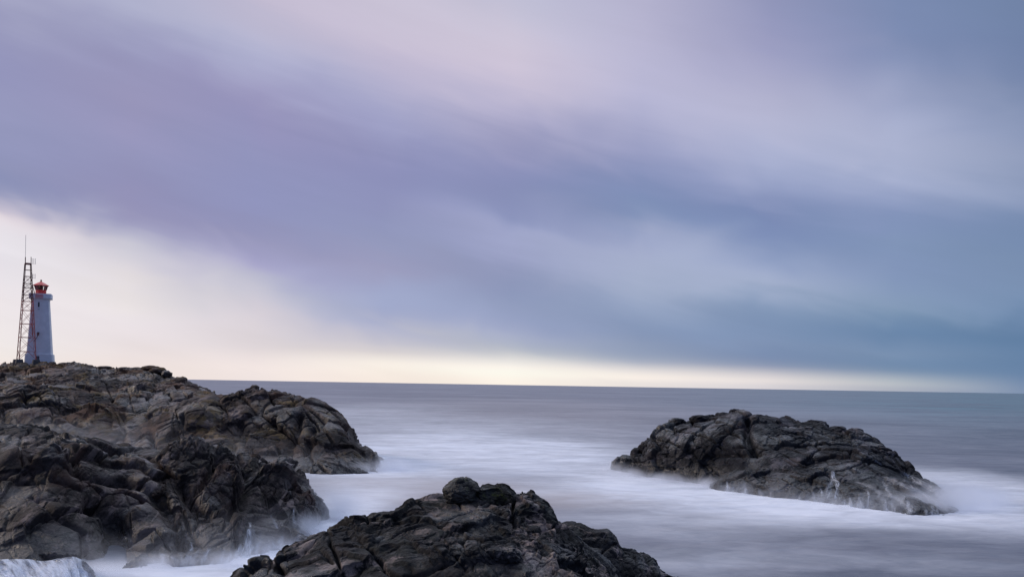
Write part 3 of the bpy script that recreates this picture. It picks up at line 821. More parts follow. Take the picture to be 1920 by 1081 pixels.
# ------------------------------------------------------------------ foreground outcrop
fr = MeshAcc()
crest = rail([(395, 1115, 14.6), (430, 1092, 14.6), (462, 1060, 14.6), (485, 1047, 14.6), (505, 1044, 14.7), (516, 1046, 14.7), (528, 1031, 14.8), (565, 1008, 14.9), (617, 986, 15), (650, 981, 15.1), (700, 969, 15.2), (748, 957, 15.3), (775, 938, 15.4), (830, 930, 15.5), (890, 925, 15.5), (955, 926, 15.5), (985, 928, 15.5), (1015, 938, 15.5), (1036, 955, 15.4), (1046, 976, 15.3), (1085, 1010, 15), (1130, 1050, 14.8), (1180, 1110, 14.5)])
brk = rail([(390, 1130, 13.8), (425, 1110, 13.8), (458, 1084, 13.8), (482, 1075, 13.8), (503, 1070, 13.8), (515, 1070, 13.9), (530, 1060, 13.9), (568, 1043, 14), (620, 1022, 14.1), (655, 1014, 14.2), (705, 1003, 14.3), (752, 993, 14.3), (780, 982, 14.4), (835, 975, 14.4), (890, 972, 14.4), (955, 974, 14.4), (985, 980, 14.4), (1013, 990, 14.3), (1034, 1003, 14.2), (1050, 1020, 14.1), (1090, 1048, 13.9), (1135, 1082, 13.8), (1185, 1130, 13.6)])
low = rail([(385, 1160, 12.9), (420, 1150, 12.9), (455, 1135, 12.9), (480, 1130, 12.9), (502, 1125, 12.9), (515, 1122, 12.9), (532, 1116, 12.9), (570, 1105, 12.9), (623, 1092, 13), (660, 1084, 13), (710, 1070, 13.1), (757, 1060, 13.1), (785, 1052, 13.2), (840, 1045, 13.2), (893, 1042, 13.2), (957, 1044, 13.2), (987, 1050, 13.1), (1015, 1058, 13.1), (1036, 1066, 13), (1055, 1076, 12.9), (1095, 1095, 12.8), (1140, 1125, 12.7), (1190, 1160, 12.6)])
bot = shift(low, 0, -1.8, -1.6)
bot2 = shift(low, 0, -4.5, -9.5)
G = loft([bot2, bot, low, brk, crest, shift(crest, 0, 0.8, -0.5), shift(crest, 0, 4, -10.5)], [6, 60, 200, 200, 40, 14], 860)
G = rockify(G, 0.95, 81, 0.55, ((0.45, -0.5, 0.2), (0.75, 1, 1.7)), levels=(0.8, 0.5, 1.0), fine=1.6, crack=0.7, ledge=1.2,
            dabs=[(900, 1020, 0.35, 0.10), (800, 1040, 0.3, 0.05), (990, 950, 0.25, 0.10), (780, 950, 0.2, 0.05), (495, 1065, 0.2, 0.06)],
            cracks=[([(617, 985), (618, 1020), (628, 1045), (650, 1090)], 0.022, 0.16), ([(515, 1040), (512, 1060), (540, 1085)], 0.04, 0.22), ([(958, 925), (962, 965), (965, 985)], 0.022, 0.16), ([(690, 972), (694, 992)], 0.02, 0.10),
                    ([(700, 1045), (745, 1025)], 0.03, 0.14), ([(960, 965), (900, 958), (840, 952)], 0.02, 0.07), ([(640, 1024), (620, 1025)], 0.015, 0.08), ([(1000, 955), (1040, 980)], 0.02, 0.08)])
fr.grid(G)
# the shaded shoulder behind on the right
crest = rail([(900, 965, 16.8), (980, 972, 16.8), (1040, 979, 16.8), (1080, 986, 16.8), (1105, 990, 16.8), (1135, 990, 16.8), (1155, 1004, 16.8), (1166, 1023, 16.7), (1200, 1031, 16.6), (1222, 1044, 16.5), (1240, 1066, 16.4), (1262, 1076, 16.3), (1300, 1100, 16.2), (1360, 1150, 16)])
brk = rail([(900, 1000, 15.8), (980, 1005, 15.8), (1040, 1012, 15.8), (1080, 1020, 15.8), (1105, 1026, 15.9), (1133, 1032, 15.9), (1152, 1044, 15.9), (1165, 1056, 15.9), (1196, 1062, 15.9), (1218, 1072, 15.9), (1238, 1088, 15.9), (1262, 1098, 15.9), (1302, 1122, 15.9), (1365, 1170, 15.8)])
bot = shift(brk, 0, -0.8, -1.2)
G = loft([shift(brk, 0, -1.2, -9.5), bot, brk, crest, shift(crest, 0, 1, -0.7), shift(crest, 0, 4.5, -10.5)], [6, 110, 110, 40, 12], 420)
G = rockify(G, 0.8, 91, 0.55, ((0.1, 0.3, 0.2), (1, 1, 0.8)), levels=(0.8, 0.9, 1.0), fine=1.4, ledge=0.8)
fr.grid(G)
# the rounded bulge in the middle
crest = rail([(690, 1100, 13.5), (740, 1062, 13.5), (800, 1026, 13.6), (850, 1006, 13.7), (900, 1003, 13.7), (955, 1007, 13.7), (980, 1024, 13.6), (990, 1050, 13.5), (1000, 1075, 13.4)])
brk = rail([(690, 1115, 13.1), (740, 1082, 13.1), (800, 1050, 13.1), (850, 1034, 13.1), (900, 1030, 13.1), (950, 1034, 13.1), (972, 1046, 13.1), (980, 1060, 13.2), (992, 1080, 13.2)])
low = rail([(690, 1135, 13.0), (740, 1108, 13.0), (800, 1085, 13.0), (850, 1072, 13.0), (900, 1062, 13.05), (945, 1056, 13.1), (964, 1060, 13.15), (974, 1068, 13.2), (984, 1084, 13.2)])
und = shift(low, 0, 0.35, -0.06)
G = loft([und, low, brk, crest, shift(crest, 0, 0.5, -0.2)], [20, 90, 90, 30], 420)
G = rockify(G, 0.8, 97, 0.42, ((0.2, 0.9, 0.2), (1, 1, 1.6)), levels=(0.7, 1.0, 1.2), fine=1.8, crack=0.8, ledge=1.0, cracks=[([(868, 1010), (870, 1060)], 0.03, 0.08)])
fr.grid(G)
o = fr.build('rock_outcrop', M_fore)
tag(o, 'large fissured dark rock outcrop in the foreground carrying two mossy boulders', 'rock outcrop')


def stone(name, label, c, r, seed, mat, cat='boulder', group=None, res=110, rough=1.0):
    a = MeshAcc()
    a.grid(boulder(c, r, seed, res, rough), wrap=True)
    o = a.build(name, mat)
    return tag(o, label, cat, group)


stone('boulder', 'rounded dark boulder with a greenish top, left of the pair on the foreground outcrop', pix(866, 922, Y=15.3), (0.29, 0.25, 0.22), 101, M_moss)
stone('boulder', 'dark boulder with a bright green moss cap, right of the pair on the foreground outcrop', pix(928, 932, Y=15.35), (0.29, 0.26, 0.22), 108, M_moss)
stone('sea_rock', 'small low rock in the foam just off the tip of the lighthouse headland', pix(701, 878, Y=118), (0.9, 1.0, 1.0), 112, M_head, 'rock', res=40)
stone('sea_rock', 'small grey rock half hidden in mist at the left end of the islet', pix(1172, 880, Y=119.5), (1.7, 1.5, 1.7), 115, M_islet, 'rock', res=40)
stone('sea_rock', 'pale misty rock rising from white foam behind the end of the near cliff', pix(588, 985, Y=73), (1.1, 1.4, 2.2), 118, M_near, 'rock', res=48)

# ------------------------------------------------------------------ lighthouse and radio mast
M_white = simple_mat('white_painted_concrete', (0.74, 0.75, 0.77), 0.7, 0, 0.07, 1.2)
M_red = simple_mat('red_paint', (0.75, 0.06, 0.04), 0.45, 0, 0.15, 4)
M_redsteel = simple_mat('red_painted_steel', (0.50, 0.10, 0.075), 0.55, 0, 0.3, 2)
M_darksteel = simple_mat('dark_weathered_steel', (0.17, 0.055, 0.046), 0.6, 0.2, 0.3, 2)
M_grey = simple_mat('grey_metal', (0.22, 0.22, 0.24), 0.5, 0.5, 0.15, 4)
M_conc = simple_mat('weathered_concrete', (0.085, 0.08, 0.08), 0.9, 0, 0.35, 3)
M_dark = simple_mat('dark_window', (0.03, 0.035, 0.045), 0.2, 0, 0.1, 3)


def glass_mat():
    m, T = new_mat('lantern_glass')
    tr = T.n('ShaderNodeBsdfTransparent')
    tr.inputs[0].default_value = (0.93, 0.94, 0.92, 1)
    gl = T.n('ShaderNodeBsdfGlossy')
    gl.inputs['Roughness'].default_value = 0.05
    mx = T.n('ShaderNodeMixShader')
    fr_ = T.n('ShaderNodeFresnel')
    T.link(fr_.outputs[0], mx.inputs[0])
    T.link(tr.outputs[0], mx.inputs[1])
    T.link(gl.outputs[0], mx.inputs[2])
    out = T.n('ShaderNodeOutputMaterial')
    T.link(mx.outputs[0], out.inputs[0])
    return m


M_glass = glass_mat()


class MB:
    def __init__(self):
        self.v, self.f = [], []

    def add(self, vs, fs):
        n = len(self.v)
        self.v += [tuple(p) for p in vs]
        self.f += [[i + n for i in f] for f in fs]
        return self

    def box(self, c, s):
        x, y, z = c
        a, b, d = s[0] / 2, s[1] / 2, s[2] / 2
        return self.rings([[(x - a, y - b, z - d), (x + a, y - b, z - d), (x + a, y + b, z - d), (x - a, y + b, z - d)],
                           [(x - a, y - b, z + d), (x + a, y - b, z + d), (x + a, y + b, z + d), (x - a, y + b, z + d)]])

    def rings(self, R, cap=True):
        n = len(R[0])
        vs = [p for r in R for p in r]
        fs = []
        for k in range(len(R) - 1):
            for i in range(n):
                j = (i + 1) % n
                fs.append([k * n + i, k * n + j, (k + 1) * n + j, (k + 1) * n + i])
        if cap:
            fs.append(list(range(n))[::-1])
            fs.append([(len(R) - 1) * n + i for i in range(n)])
        return self.add(vs, fs)

    def bar(self, a, b, r, n=4):
        a, b = Vector(a), Vector(b)
        d = (b - a).normalized()
        u = d.orthogonal().normalized()
        v = d.cross(u)
        R = []
        for p in (a, b):
            R.append([p + (u * math.cos(2 * math.pi * (i + .5) / n) + v * math.sin(2 * math.pi * (i + .5) / n)) * r for i in range(n)])
        return self.rings(R)

    def lathe(self, prof, n=8, ph=0.0, c=(0, 0)):
        R = [[(c[0] + r * math.cos(2 * math.pi * i / n + ph), c[1] + r * math.sin(2 * math.pi * i / n + ph), z) for i in range(n)] for r, z in prof]
        return self.rings(R)

    def build(self, name, mat, parent=None, bevel=0.0):
        me = bpy.data.meshes.new(name)
        me.from_pydata(self.v, [], self.f)
        me.materials.append(mat)
        me.update()
        o = bpy.data.objects.new(name, me)
        COL.objects.link(o)
        if parent:
            o.parent = parent
        if bevel:
            md = o.modifiers.new('bevel', 'BEVEL')
            md.width = bevel
            md.segments = 2
        return o


def empty(name, loc, rz):
    o = bpy.data.objects.new(name, None)
    o.location = loc
    o.rotation_euler = (0, 0, rz)
    COL.objects.link(o)
    return o


def csq(w, ch, z):
    """a chamfered square outline"""
    a, b = w / 2, w / 2 - ch
    return [(-b, -a, z), (b, -a, z), (a, -b, z), (a, b, z), (b, a, z), (-b, a, z), (-a, b, z), (-a, -b, z)]


def build_lighthouse():
    base = pix(74.5, 683, Y=173.5)
    L = empty('lighthouse', base, math.radians(25.4 - 5))
    L.scale = (0.92, 0.92, 1.0)
    tag(L, 'white square tapering lighthouse with a red lantern on the rocky headland', 'lighthouse')
    MB().rings([csq(5.1, 0.2, -1.5), csq(4.95, 0.2, 0), csq(4.72, 0.2, 1.78)]).build('plinth', M_white, L, 0.03)
    MB().rings([csq(4.28, 0.16, 1.78), csq(2.98, 0.12, 11.15), csq(3.2, 0.12, 11.4)], cap=False).build('tower', M_white, L)
    g = MB()
    g.rings([csq(3.85, 0.2, 11.4), csq(3.85, 0.2, 12.25)]).build('gallery', M_white, L, 0.03)
    for k in range(3):
        MB().box((-0.1, -1.96, 11.55 + 0.24 * k), (1.35, 0.06, 0.09)).build('gallery_rail', M_red, L)
    MB().lathe([(0.98, 12.25), (0.98, 12.95)], 8, math.pi / 8).build('lantern_base', M_red, L, 0.02)
    gl = MB().lathe([(0.95, 12.95), (1.22, 13.72)], 8, math.pi / 8)
    gl.f = gl.f[:8]
    gl.build('lantern_glass', M_glass, L)
    for i in range(8):
        a = 2 * math.pi * i / 8 + math.pi / 8
        MB().bar((0.97 * math.cos(a), 0.97 * math.sin(a), 12.93), (1.25 * math.cos(a), 1.25 * math.sin(a), 13.74), 0.045).build('glazing_bar', M_darksteel, L)
    MB().lathe([(0.30, 12.97), (0.34, 13.2), (0.30, 13.6), (0.12, 13.7)], 12).build('lens', M_darksteel, L)
    rf = MB().lathe([(1.45, 13.70), (1.47, 13.76), (0.78, 14.12), (0.14, 14.42), (0.12, 14.5)], 8, math.pi / 8).build('roof', M_red, L)
    MB().lathe([(0.10, 14.5), (0.17, 14.58), (0.17, 14.68), (0.05, 14.78)], 8).build('vent_ball', M_darksteel, rf)
    # slot window under the gallery, bracket lamp and small window at the foot (front face leans back)
    def fy(z):
        return -(4.28 + (2.98 - 4.28) * (z - 1.78) / 9.37) / 2
    w = MB()
    w.rings([[(-0.34, fy(9.9) - 0.03, 9.9), (-0.06, fy(9.9) - 0.03, 9.9), (-0.06, fy(9.9) + 0.1, 9.9), (-0.34, fy(9.9) + 0.1, 9.9)],
             [(-0.34, fy(10.75) - 0.03, 10.75), (-0.06, fy(10.75) - 0.03, 10.75), (-0.06, fy(10.75) + 0.1, 10.75), (-0.34, fy(10.75) + 0.1, 10.75)]])
    w.build('window', M_dark, L)
    MB().box((-0.2, fy(9.55) - 0.03, 9.58), (0.34, 0.12, 0.07)).build('window_sill', M_grey, L)
    b = MB()
    pr = None
    for i in range(7):
        t = i / 6
        p = (-0.95 + 0.75 * t, fy(4.2) - 0.15 - 0.25 * t, 4.05 + 0.95 * t ** 1.8)
        if pr:
            b.bar(pr, p, 0.05, 6)
        pr = p
    lb = b.build('lamp_bracket', M_darksteel, L)
    MB().rings([[(x * 0.12 - 0.2, y * 0.12 + fy(5) - 0.42, 4.95) for x, y in ((-1, -1), (1, -1), (1, 1), (-1, 1))],
                [(x * 0.2 - 0.12, y * 0.2 + fy(5) - 0.42, 5.55) for x, y in ((-1, -1), (1, -1), (1, 1), (-1, 1))]]).build('lamp', M_darksteel, lb, 0.02)
    fw = MB().rings([[(-0.55, -2.47, 0.82), (0.12, -2.47, 0.82), (0.12, -2.3, 0.82), (-0.55, -2.3, 0.82)],
                     [(-0.55, -2.43, 1.45), (0.12, -2.43, 1.45), (0.12, -2.3, 1.45), (-0.55, -2.3, 1.45)]]).build('hatch', M_grey, L)
    for cx, cz in ((-0.38, 1.0), (-0.05, 1.0), (-0.38, 1.27), (-0.05, 1.27)):
        MB().box((cx, -2.46, cz), (0.24, 0.05, 0.2)).build('pane', M_dark, fw)


def build_mast():
    c = pix(49.5, 673.5, Y=170)
    Mt = empty('radio_mast', (c[0], c[1], c[2]), math.radians(25.4 + 10))
    tag(Mt, 'tall red and dark steel lattice radio mast with a whip aerial beside the lighthouse', 'radio mast')
    H, w0, w1 = 16.4, 2.6, 0.86

    def hw(z):
        return (w0 + (w1 - w0) * z / H) / 2
    corners = [(-1, -1), (1, -1), (1, 1), (-1, 1)]
    split = 10.2
    for sx, sy in corners:
        lg = MB().bar((sx * hw(0), sy * hw(0), -0.1), (sx * hw(split), sy * hw(split), split), 0.065).build('leg', M_redsteel, Mt)
        MB().bar((sx * hw(split), sy * hw(split), split), (sx * hw(H), sy * hw(H), H), 0.07).build('upper_leg', M_darksteel, lg)
        x, y = sx * hw(0), sy * hw(0)
        MB().rings([[(x + a * 0.85, y + b * 0.85, -2.2) for a, b in corners], [(x + a * 0.48, y + b * 0.48, 0.0) for a, b in corners]]).build('footing', M_conc, Mt, 0.04)
    zs = [0.0, 1.35, 3.75, 6.05, 8.35, 9.9, 11.0, 12.2, 12.95, 14.15, 15.25, H]
    for k in range(len(zs) - 1):
        za, zb = zs[k], zs[k + 1]
        b = MB()
        for i in range(4):
            p, q = corners[i], corners[(i + 1) % 4]
            A0 = (p[0] * hw(za), p[1] * hw(za), za)
            B0 = (q[0] * hw(za), q[1] * hw(za), za)
            A1 = (p[0] * hw(zb), p[1] * hw(zb), zb)
            B1 = (q[0] * hw(zb), q[1] * hw(zb), zb)
            b.bar(A1, B1, 0.038)
            if k == 0:
                mid = ((A1[0] + B1[0]) / 2, (A1[1] + B1[1]) / 2, zb)
                b.bar(A0, mid, 0.04)
                b.bar(B0, mid, 0.04)
            elif k < 9:
                b.bar(A0, B1, 0.026)
                b.bar(B0, A1, 0.026)
        b.build('bracing', M_redsteel if zb < split else M_darksteel, Mt)
    MB().rings([csq(0.98, 0.02, H - 0.22), csq(0.98, 0.02, H)]).build('top_frame', M_darksteel, Mt)
    MB().bar((-0.45, -0.2, H - 1), (-0.45, -0.2, H + 1.0), 0.075, 8).build('aerial_mount', M_darksteel, Mt)
    MB().bar((-0.45, -0.2, H + 1.0), (-0.45, -0.2, H + 4.75), 0.03, 6).build('whip_aerial', M_grey, Mt)
    MB().bar((-0.80, -0.6, 9.2), (-0.62, -0.5, 13.1), 0.09, 6).build('dipole_aerial', M_darksteel, Mt)
    MB().bar((0.62, -0.45, H - 3.4), (1.02, -0.7, H - 5.2), 0.07, 6).build('feeder_cable', M_darksteel, Mt)
    for z, s_ in ((H + 0.35, 1.0), (H - 2.2, 0.85)):
        a = MB().bar((0.42, -0.3, z - 0.7 * s_), (0.42, -0.3, z + 0.75 * s_), 0.06, 6).build('aerial_bracket', M_darksteel, Mt)
        g = MB()
        for dz in (-0.35, 0, 0.35):
            g.bar((0.42, -0.3, z + dz * s_), (1.05, -0.62, z + dz * s_), 0.025)
        for dx in (0.7, 1.05):
            g.bar((dx, -0.3 - 0.32 * (dx - .42) / .63, z - 0.5 * s_), (dx, -0.3 - 0.32 * (dx - .42) / .63, z + 0.5 * s_), 0.025)
        g.build('grid_aerial', M_grey, a)


build_lighthouse()
build_mast()


# ------------------------------------------------------------------ sea mist hanging over the surf
def mist_mat(name, dens, seed):
    m, T = new_mat(name)
    tc = T.n('ShaderNodeTexCoord')
    g = T.n('ShaderNodeVectorMath', operation='MULTIPLY_ADD')
    T.link(tc.outputs['Generated'], g.inputs[0])
    g.inputs[1].default_value = (2, 2, 2)
    g.inputs[2].default_value = (-1, -1, -1)
    ln = T.n('ShaderNodeVectorMath', operation='LENGTH')
    T.link(g.outputs[0], ln.inputs[0])
    fall = T.rng(ln.outputs['Value'], 1.0, 0.05)
    geo = T.n('ShaderNodeNewGeometry')
    nz = T.noise(T.mapping(geo.outputs['Position'], scale=(1, 1, 0.45), loc=(seed, 0, 0)), 0.55, 3, 0.6)
    d = T.m('MULTIPLY', T.m('MULTIPLY', fall, fall), T.m('MULTIPLY', T.rng(nz, 0.22, 0.75), dens))
    v = T.n('ShaderNodeVolumePrincipled')
    v.inputs['Color'].default_value = (0.93, 0.95, 1.0, 1)
    v.inputs['Anisotropy'].default_value = 0.2
    T.link(d, v.inputs['Density'])
    out = T.n('ShaderNodeOutputMaterial')
    T.link(v.outputs[0], out.inputs['Volume'])
    return m


def puff(c, r, mat):
    b = MB()
    n = 24
    prof = [(max(0.02, math.sin(math.pi * k / 12)), -math.cos(math.pi * k / 12)) for k in range(13)]
    b.lathe(prof, n)
    b.v = [(x * r[0], y * r[1], z * r[2]) for x, y, z in b.v]
    o = b.build('sea_mist', mat)
    o.location = tuple(c)
    tag(o, kind='stuff')
    return o


MM = [mist_mat('thick_mist', 1.0, 3), mist_mat('thin_mist', 0.09, 8), mist_mat('faint_mist', 0.045, 5)]
for (px, py, Y, z, r, k) in [
        (640, 885, 111, 0.1, (7, 3.5, 1.6), 0), (500, 885, 111, 0.1, (8, 3.5, 1.9), 0), (725, 880, 114, 0.3, (6, 6, 2.0), 0),
        (420, 870, 111, 1.5, (10, 5, 4.5), 2), (200, 850, 111, 2.0, (16, 6, 6.5), 2), (560, 860, 110, 0.6, (9, 4, 3.6), 2), (30, 850, 112, 2.0, (14, 6, 6.5), 2),
        (300, 1060, 53.0, 0.1, (4, 2.6, 1.0), 0), (420, 1055, 54, 0.1, (4, 2.6, 1.2), 0), (510, 1035, 57.5, 0.2, (3, 2.6, 1.5), 0), (580, 1010, 64.5, 0.3, (3, 3, 1.8), 0), (612, 985, 73, 0.8, (5, 4, 3.2), 0), (180, 1060, 50.5, 0.0, (3, 3, 1.3), 0), (120, 1075, 47, 0.0, (4, 3, 0.9), 0),
        (200, 1030, 53, 0.4, (5, 3, 2.0), 1), (380, 1000, 54.5, 0.8, (6, 3, 2.9), 1), (500, 1000, 59, 0.8, (5, 3, 2.9), 1),
        (1190, 890, 112, 0.0, (6, 4, 1.5), 0), (1260, 900, 106, 0.0, (7, 4, 1.5), 0), (1340, 912, 101, 0.0, (6, 4, 1.6), 0), (1420, 922, 96, 0.0, (6, 4, 1.7), 0), (1490, 930, 93, 0.0, (6, 4, 1.6), 0), (1560, 940, 89, 0.0, (6, 4, 1.6), 0), (1630, 948, 86, 0.0, (6, 4, 1.7), 0), (1700, 955, 84, 0.1, (6, 4.5, 2.2), 0), (1760, 955, 84.5, 0.2, (5, 5, 2.3), 0), (1800, 955, 86, 0.2, (6, 6, 2.5), 0), (1830, 945, 90, 0.3, (6, 5, 2.2), 0), (1165, 872, 119, 0.2, (5, 4, 1.6), 0),
        (1700, 920, 87, 0.5, (8, 5, 2.8), 1), (1775, 930, 92, 0.3, (6, 6, 2.6), 0)]:
    p = pix(px, py, Y=Y)
    puff((p[0], Y, z), r, MM[k])


# ------------------------------------------------------------------ white water: runnels, falls and the surge at the lower left
def white_mat(name, cover=0.75, lo=0.34, hi=0.66, base=0.0, sx=9.0):
    m, T = new_mat(name)
    ed = T.n('ShaderNodeAttribute', attribute_name='edge').outputs['Fac']
    su = T.n('ShaderNodeAttribute', attribute_name='across').outputs['Fac']
    sv = T.n('ShaderNodeAttribute', attribute_name='along').outputs['Fac']
    cm = T.n('ShaderNodeCombineXYZ')
    T.link(su, cm.inputs[0])
    T.link(sv, cm.inputs[1])
    st = T.noise(T.mapping(cm.outputs[0], scale=(sx, 0.9, 1)), 1.0, 5, 0.65, 0.4)
    a = T.m('MULTIPLY', T.m('MULTIPLY', ed, T.rng(st, lo, hi, base, 1.0)), cover, clamp=True)
    df = T.n('ShaderNodeBsdfPrincipled')
    df.inputs['Base Color'].default_value = (0.80, 0.84, 0.92, 1)
    df.inputs['Roughness'].default_value = 0.55
    tr = T.n('ShaderNodeBsdfTransparent')
    mx = T.n('ShaderNodeMixShader')
    T.link(a, mx.inputs[0])
    T.link(tr.outputs[0], mx.inputs[1])
    T.link(df.outputs[0], mx.inputs[2])
    out = T.n('ShaderNodeOutputMaterial')
    T.link(mx.outputs[0], out.inputs[0])
    return m


M_run = white_mat('running_white_water', 0.62)
M_surge = white_mat('surging_white_water', 0.72, 0.34, 0.64, 0.22, 2.4)


class Surf:
    def __init__(self, acc):
        P, N = [], []
        for G in acc.grids:
            if len(G) > 100:
                P.append(G.reshape(-1, 3))
        self.P = np.concatenate(P)
        self.S = project(self.P)
        self.D = np.linalg.norm(self.P - CAMP, axis=1)

    def hit(self, px, py):
        m = ((self.S - np.array([px, py])) ** 2).sum(1) < 6.0
        if not m.any():
            return None
        i = np.where(m)[0]
        return self.P[i[np.argmin(self.D[i])]]


SURF_C, SURF_I = Surf(cl), Surf(isl)


def runnel(acc, surf, pts, w0, w1, off=0.10, power=1.0):
    """a ribbon of running water laid on the rock"""
    pts = np.array(pts, float)
    ln = np.r_[0, np.cumsum(np.linalg.norm(np.diff(pts, axis=0), axis=1))]
    n = max(6, int(ln[-1] / 2.0))
    q = pchip(ln, pts, np.linspace(0, ln[-1], n))
    C = []
    for p in q:
        h = surf.hit(*p)
        if h is None:
            h = pix(p[0], p[1], Y=C[-1][1]) if C else None
        if h is not None:
            C.append(h)
    C = np.array(C)
    if len(C) < 5:
        return
    for _ in range(3):
        C[1:-1] = (C[:-2] + C[1:-1] + C[2:]) / 3
    to = CAMP - C
    to /= np.linalg.norm(to, axis=1, keepdims=True)
    C = C + to * off
    tg = np.gradient(C, axis=0)
    side = np.cross(tg, to)
    side /= np.linalg.norm(side, axis=1, keepdims=True) + 1e-9
    t = np.linspace(0, 1, len(C))
    w = (w0 + (w1 - w0) * t)[:, None]
    us = np.linspace(-1, 1, 9)
    G = np.stack([C + side * (w * u) + to * (0.25 * w * (1 - u * u)) for u in us], 1)
    ed = np.outer(np.clip(t / 0.12, 0, 1) * np.clip((1 - t) / 0.25, 0, 1), (1 - us ** 2)) * power
    acc.grid(G)
    acc.edge.append(ed.ravel())
    acc.along.append(np.outer(np.cumsum(np.r_[0, np.linalg.norm(np.diff(C, axis=0), axis=1)]), np.ones(9)).ravel())
    acc.across.append((np.outer(w[:, 0], us) + len(acc.edge) * 3.7).ravel())


def wacc():
    a = MeshAcc()
    a.edge, a.along, a.across = [], [], []
    return a


def wbuild(a, name, mat):
    return a.build(name, mat, attrs={'edge': np.concatenate(a.edge), 'along': np.concatenate(a.along), 'across': np.concatenate(a.across)})


a = wacc()
runnel(a, SURF_I, [(1562, 880), (1560, 890), (1562, 900)], 0.16, 0.30)
runnel(a, SURF_I, [(1558, 896), (1568, 900), (1570, 912), (1563, 940)], 0.30, 0.16)
runnel(a, SURF_I, [(1560, 898), (1554, 915), (1550, 938)], 0.25, 0.5, power=0.6)
tag(wbuild(a, 'waterfall', M_run), 'short bright white waterfall stepping down a notch in the right half of the islet', 'waterfall')
a = wacc()
runnel(a, SURF_C, [(470, 975), (467, 1000), (464, 1030), (462, 1052)], 0.10, 0.42)
runnel(a, SURF_C, [(474, 985), (474, 1020), (478, 1048)], 0.15, 0.6, power=0.5)
tag(wbuild(a, 'waterfall', M_run), 'thin upright white waterfall on the near cliff just left of the foreground outcrop', 'waterfall')
a = wacc()
runnel(a, SURF_C, [(296, 1037), (305, 1045), (307, 1072)], 0.14, 0.2)
runnel(a, SURF_C, [(298, 1037), (318, 1040), (335, 1048)], 0.10, 0.06)
tag(wbuild(a, 'waterfall', M_run), 'small forked white trickle low on the near cliff, right of the surging wave', 'waterfall')

rs = np.random.RandomState(4)
a = wacc()
for pts, w0, w1, pw in [([(1690, 884), (1722, 902), (1752, 922), (1790, 950)], 0.25, 0.7, 0.9), ([(1650, 890), (1700, 912), (1740, 935), (1775, 962)], 0.2, 0.6, 0.6), ([(1700, 905), (1745, 935), (1780, 958)], 0.2, 0.5, 0.8),
                        ([(1600, 900), (1640, 915), (1660, 945)], 0.12, 0.4, 0.5), ([(1625, 915), (1630, 930), (1622, 955)], 0.1, 0.3, 0.7), ([(1650, 920), (1690, 940), (1720, 962)], 0.15, 0.5, 0.6), ([(1537, 912), (1542, 922), (1540, 940)], 0.1, 0.25, 0.7),
                        ([(1655, 898), (1662, 915), (1695, 950)], 0.15, 0.4, 0.5), ([(1640, 862), (1648, 866), (1655, 872)], 0.12, 0.1, 0.5)]:
    runnel(a, SURF_I, pts, w0, w1, power=pw * 0.9)
for k in range(34):
    x = rs.uniform(1360, 1770)
    y1 = 922 + (x - 1360) * 0.105 + rs.uniform(0, 8)
    runnel(a, SURF_I, [(x + rs.uniform(-5, 2), y1 - rs.uniform(10, 28)), (x, y1 - 8), (x + rs.uniform(-2, 4), y1 + 4)], 0.08, rs.uniform(0.2, 0.5), power=rs.uniform(0.3, 0.8))
tag(wbuild(a, 'white_water', M_run), kind='stuff')
a = wacc()
for pts, w0, w1, pw in [([(268, 1052), (262, 1062), (257, 1080)], 0.06, 0.2, 0.8), ([(552, 950), (553, 985)], 0.06, 0.12, 0.6), ([(505, 955), (520, 985), (535, 1005)], 0.05, 0.15, 0.5), ([(395, 1025), (385, 1040), (380, 1060)], 0.06, 0.2, 0.7),
                        ([(340, 1035), (345, 1060)], 0.1, 0.2, 0.4)]:
    runnel(a, SURF_C, pts, w0, w1, power=pw)
for k in range(40):
    x = rs.uniform(330, 585)
    y1 = 1062 - max(0, x - 430) * 0.30 + rs.uniform(-6, 8)
    L = rs.uniform(15, 45)
    runnel(a, SURF_C, [(x + L * rs.uniform(0.1, 0.5), y1 - L), (x + L * 0.12, y1 - L * 0.5), (x, y1)], 0.05, rs.uniform(0.15, 0.5), power=rs.uniform(0.3, 0.8))
tag(wbuild(a, 'white_water', M_run), kind='stuff')

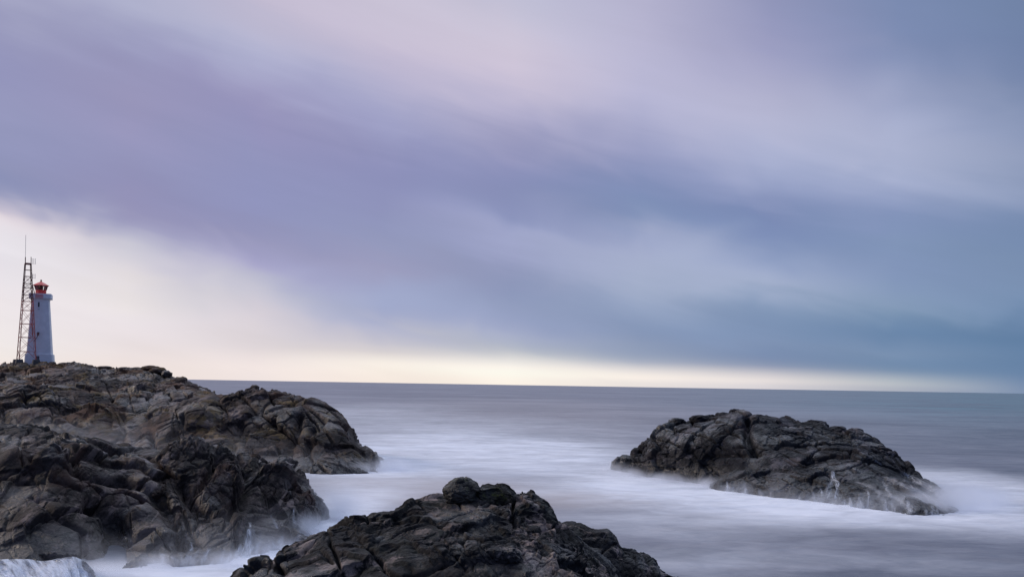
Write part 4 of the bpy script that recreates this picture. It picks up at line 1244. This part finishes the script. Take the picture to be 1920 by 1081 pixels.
# surge pouring over a hidden ledge at the lower left
cr = rail([(-160, 1052, 50), (-60, 1050, 50), (0, 1048, 50), (40, 1047, 50), (75, 1051, 50), (105, 1047, 50), (132, 1043, 50), (150, 1049, 49.8), (164, 1064, 49.4), (174, 1084, 48.8)])
m1 = shift(cr, 0.15, -1.6, -0.28)
m2 = shift(cr, 0.5, -3.2, -0.75)
ft = shift(cr, 0.9, -5.0, 0)
ft[:, 2] = -0.25
bk = shift(cr, 0, 1.6, 0)
bk[:, 2] = -0.2
G = loft([ft, m2, m1, cr, bk], [40, 40, 40, 20], 320)
sh = G.shape[:2]
u = np.linspace(0, 1, sh[1])[None, :] * np.ones((sh[0], 1))
v = np.linspace(0, 1, sh[0])[:, None] * np.ones((1, sh[1]))
Gp = np.stack([u.ravel() * 26 - v.ravel() * 3, v.ravel() * 1.6, 0 * u.ravel()], 1)
G[:, :, 2] += (0.04 * fbm(Gp, 4, 77)).reshape(sh)
a = wacc()
a.grid(G)
ed = np.clip(v * 0 + 1.0, 0, 1) * np.clip((1 - u) / 0.16, 0, 1) * np.clip(v / 0.1, 0, 1) * (0.7 + 0.4 * v)
a.edge.append(np.clip(ed, 0, 1.1).ravel())
a.along.append((v * 3.0).ravel())
a.across.append((u * 10 + v * 3.4 + 0.5 * v * v).ravel())
SURF_L = Surf(LEDGE)
for k in range(70):
    x = -20 + 185 * (k + rs.uniform(-0.4, 0.4)) / 70
    cy = float(np.interp(x, [-20, 0, 40, 75, 105, 132, 150, 164, 174], [1049, 1048, 1047, 1051, 1047, 1043, 1049, 1064, 1084]))
    t0 = rs.uniform(0, 12) if rs.rand() < 0.6 else rs.uniform(8, 26)
    dx = rs.uniform(8, 30)
    L = rs.uniform(22, 60)
    runnel(a, SURF_L, [(x - dx * 0.9, cy + t0 + 2), (x, cy + t0 + 5), (x + dx * 0.45, cy + t0 + 5 + L * 0.4), (x + dx * 0.7, cy + t0 + 5 + L)], 0.07, rs.uniform(0.10, 0.28), off=0.12, power=rs.uniform(0.4, 1.4))
tag(wbuild(a, 'wave', M_surge), 'streaked white wave surging over a ledge at the foot of the near cliff', 'wave')
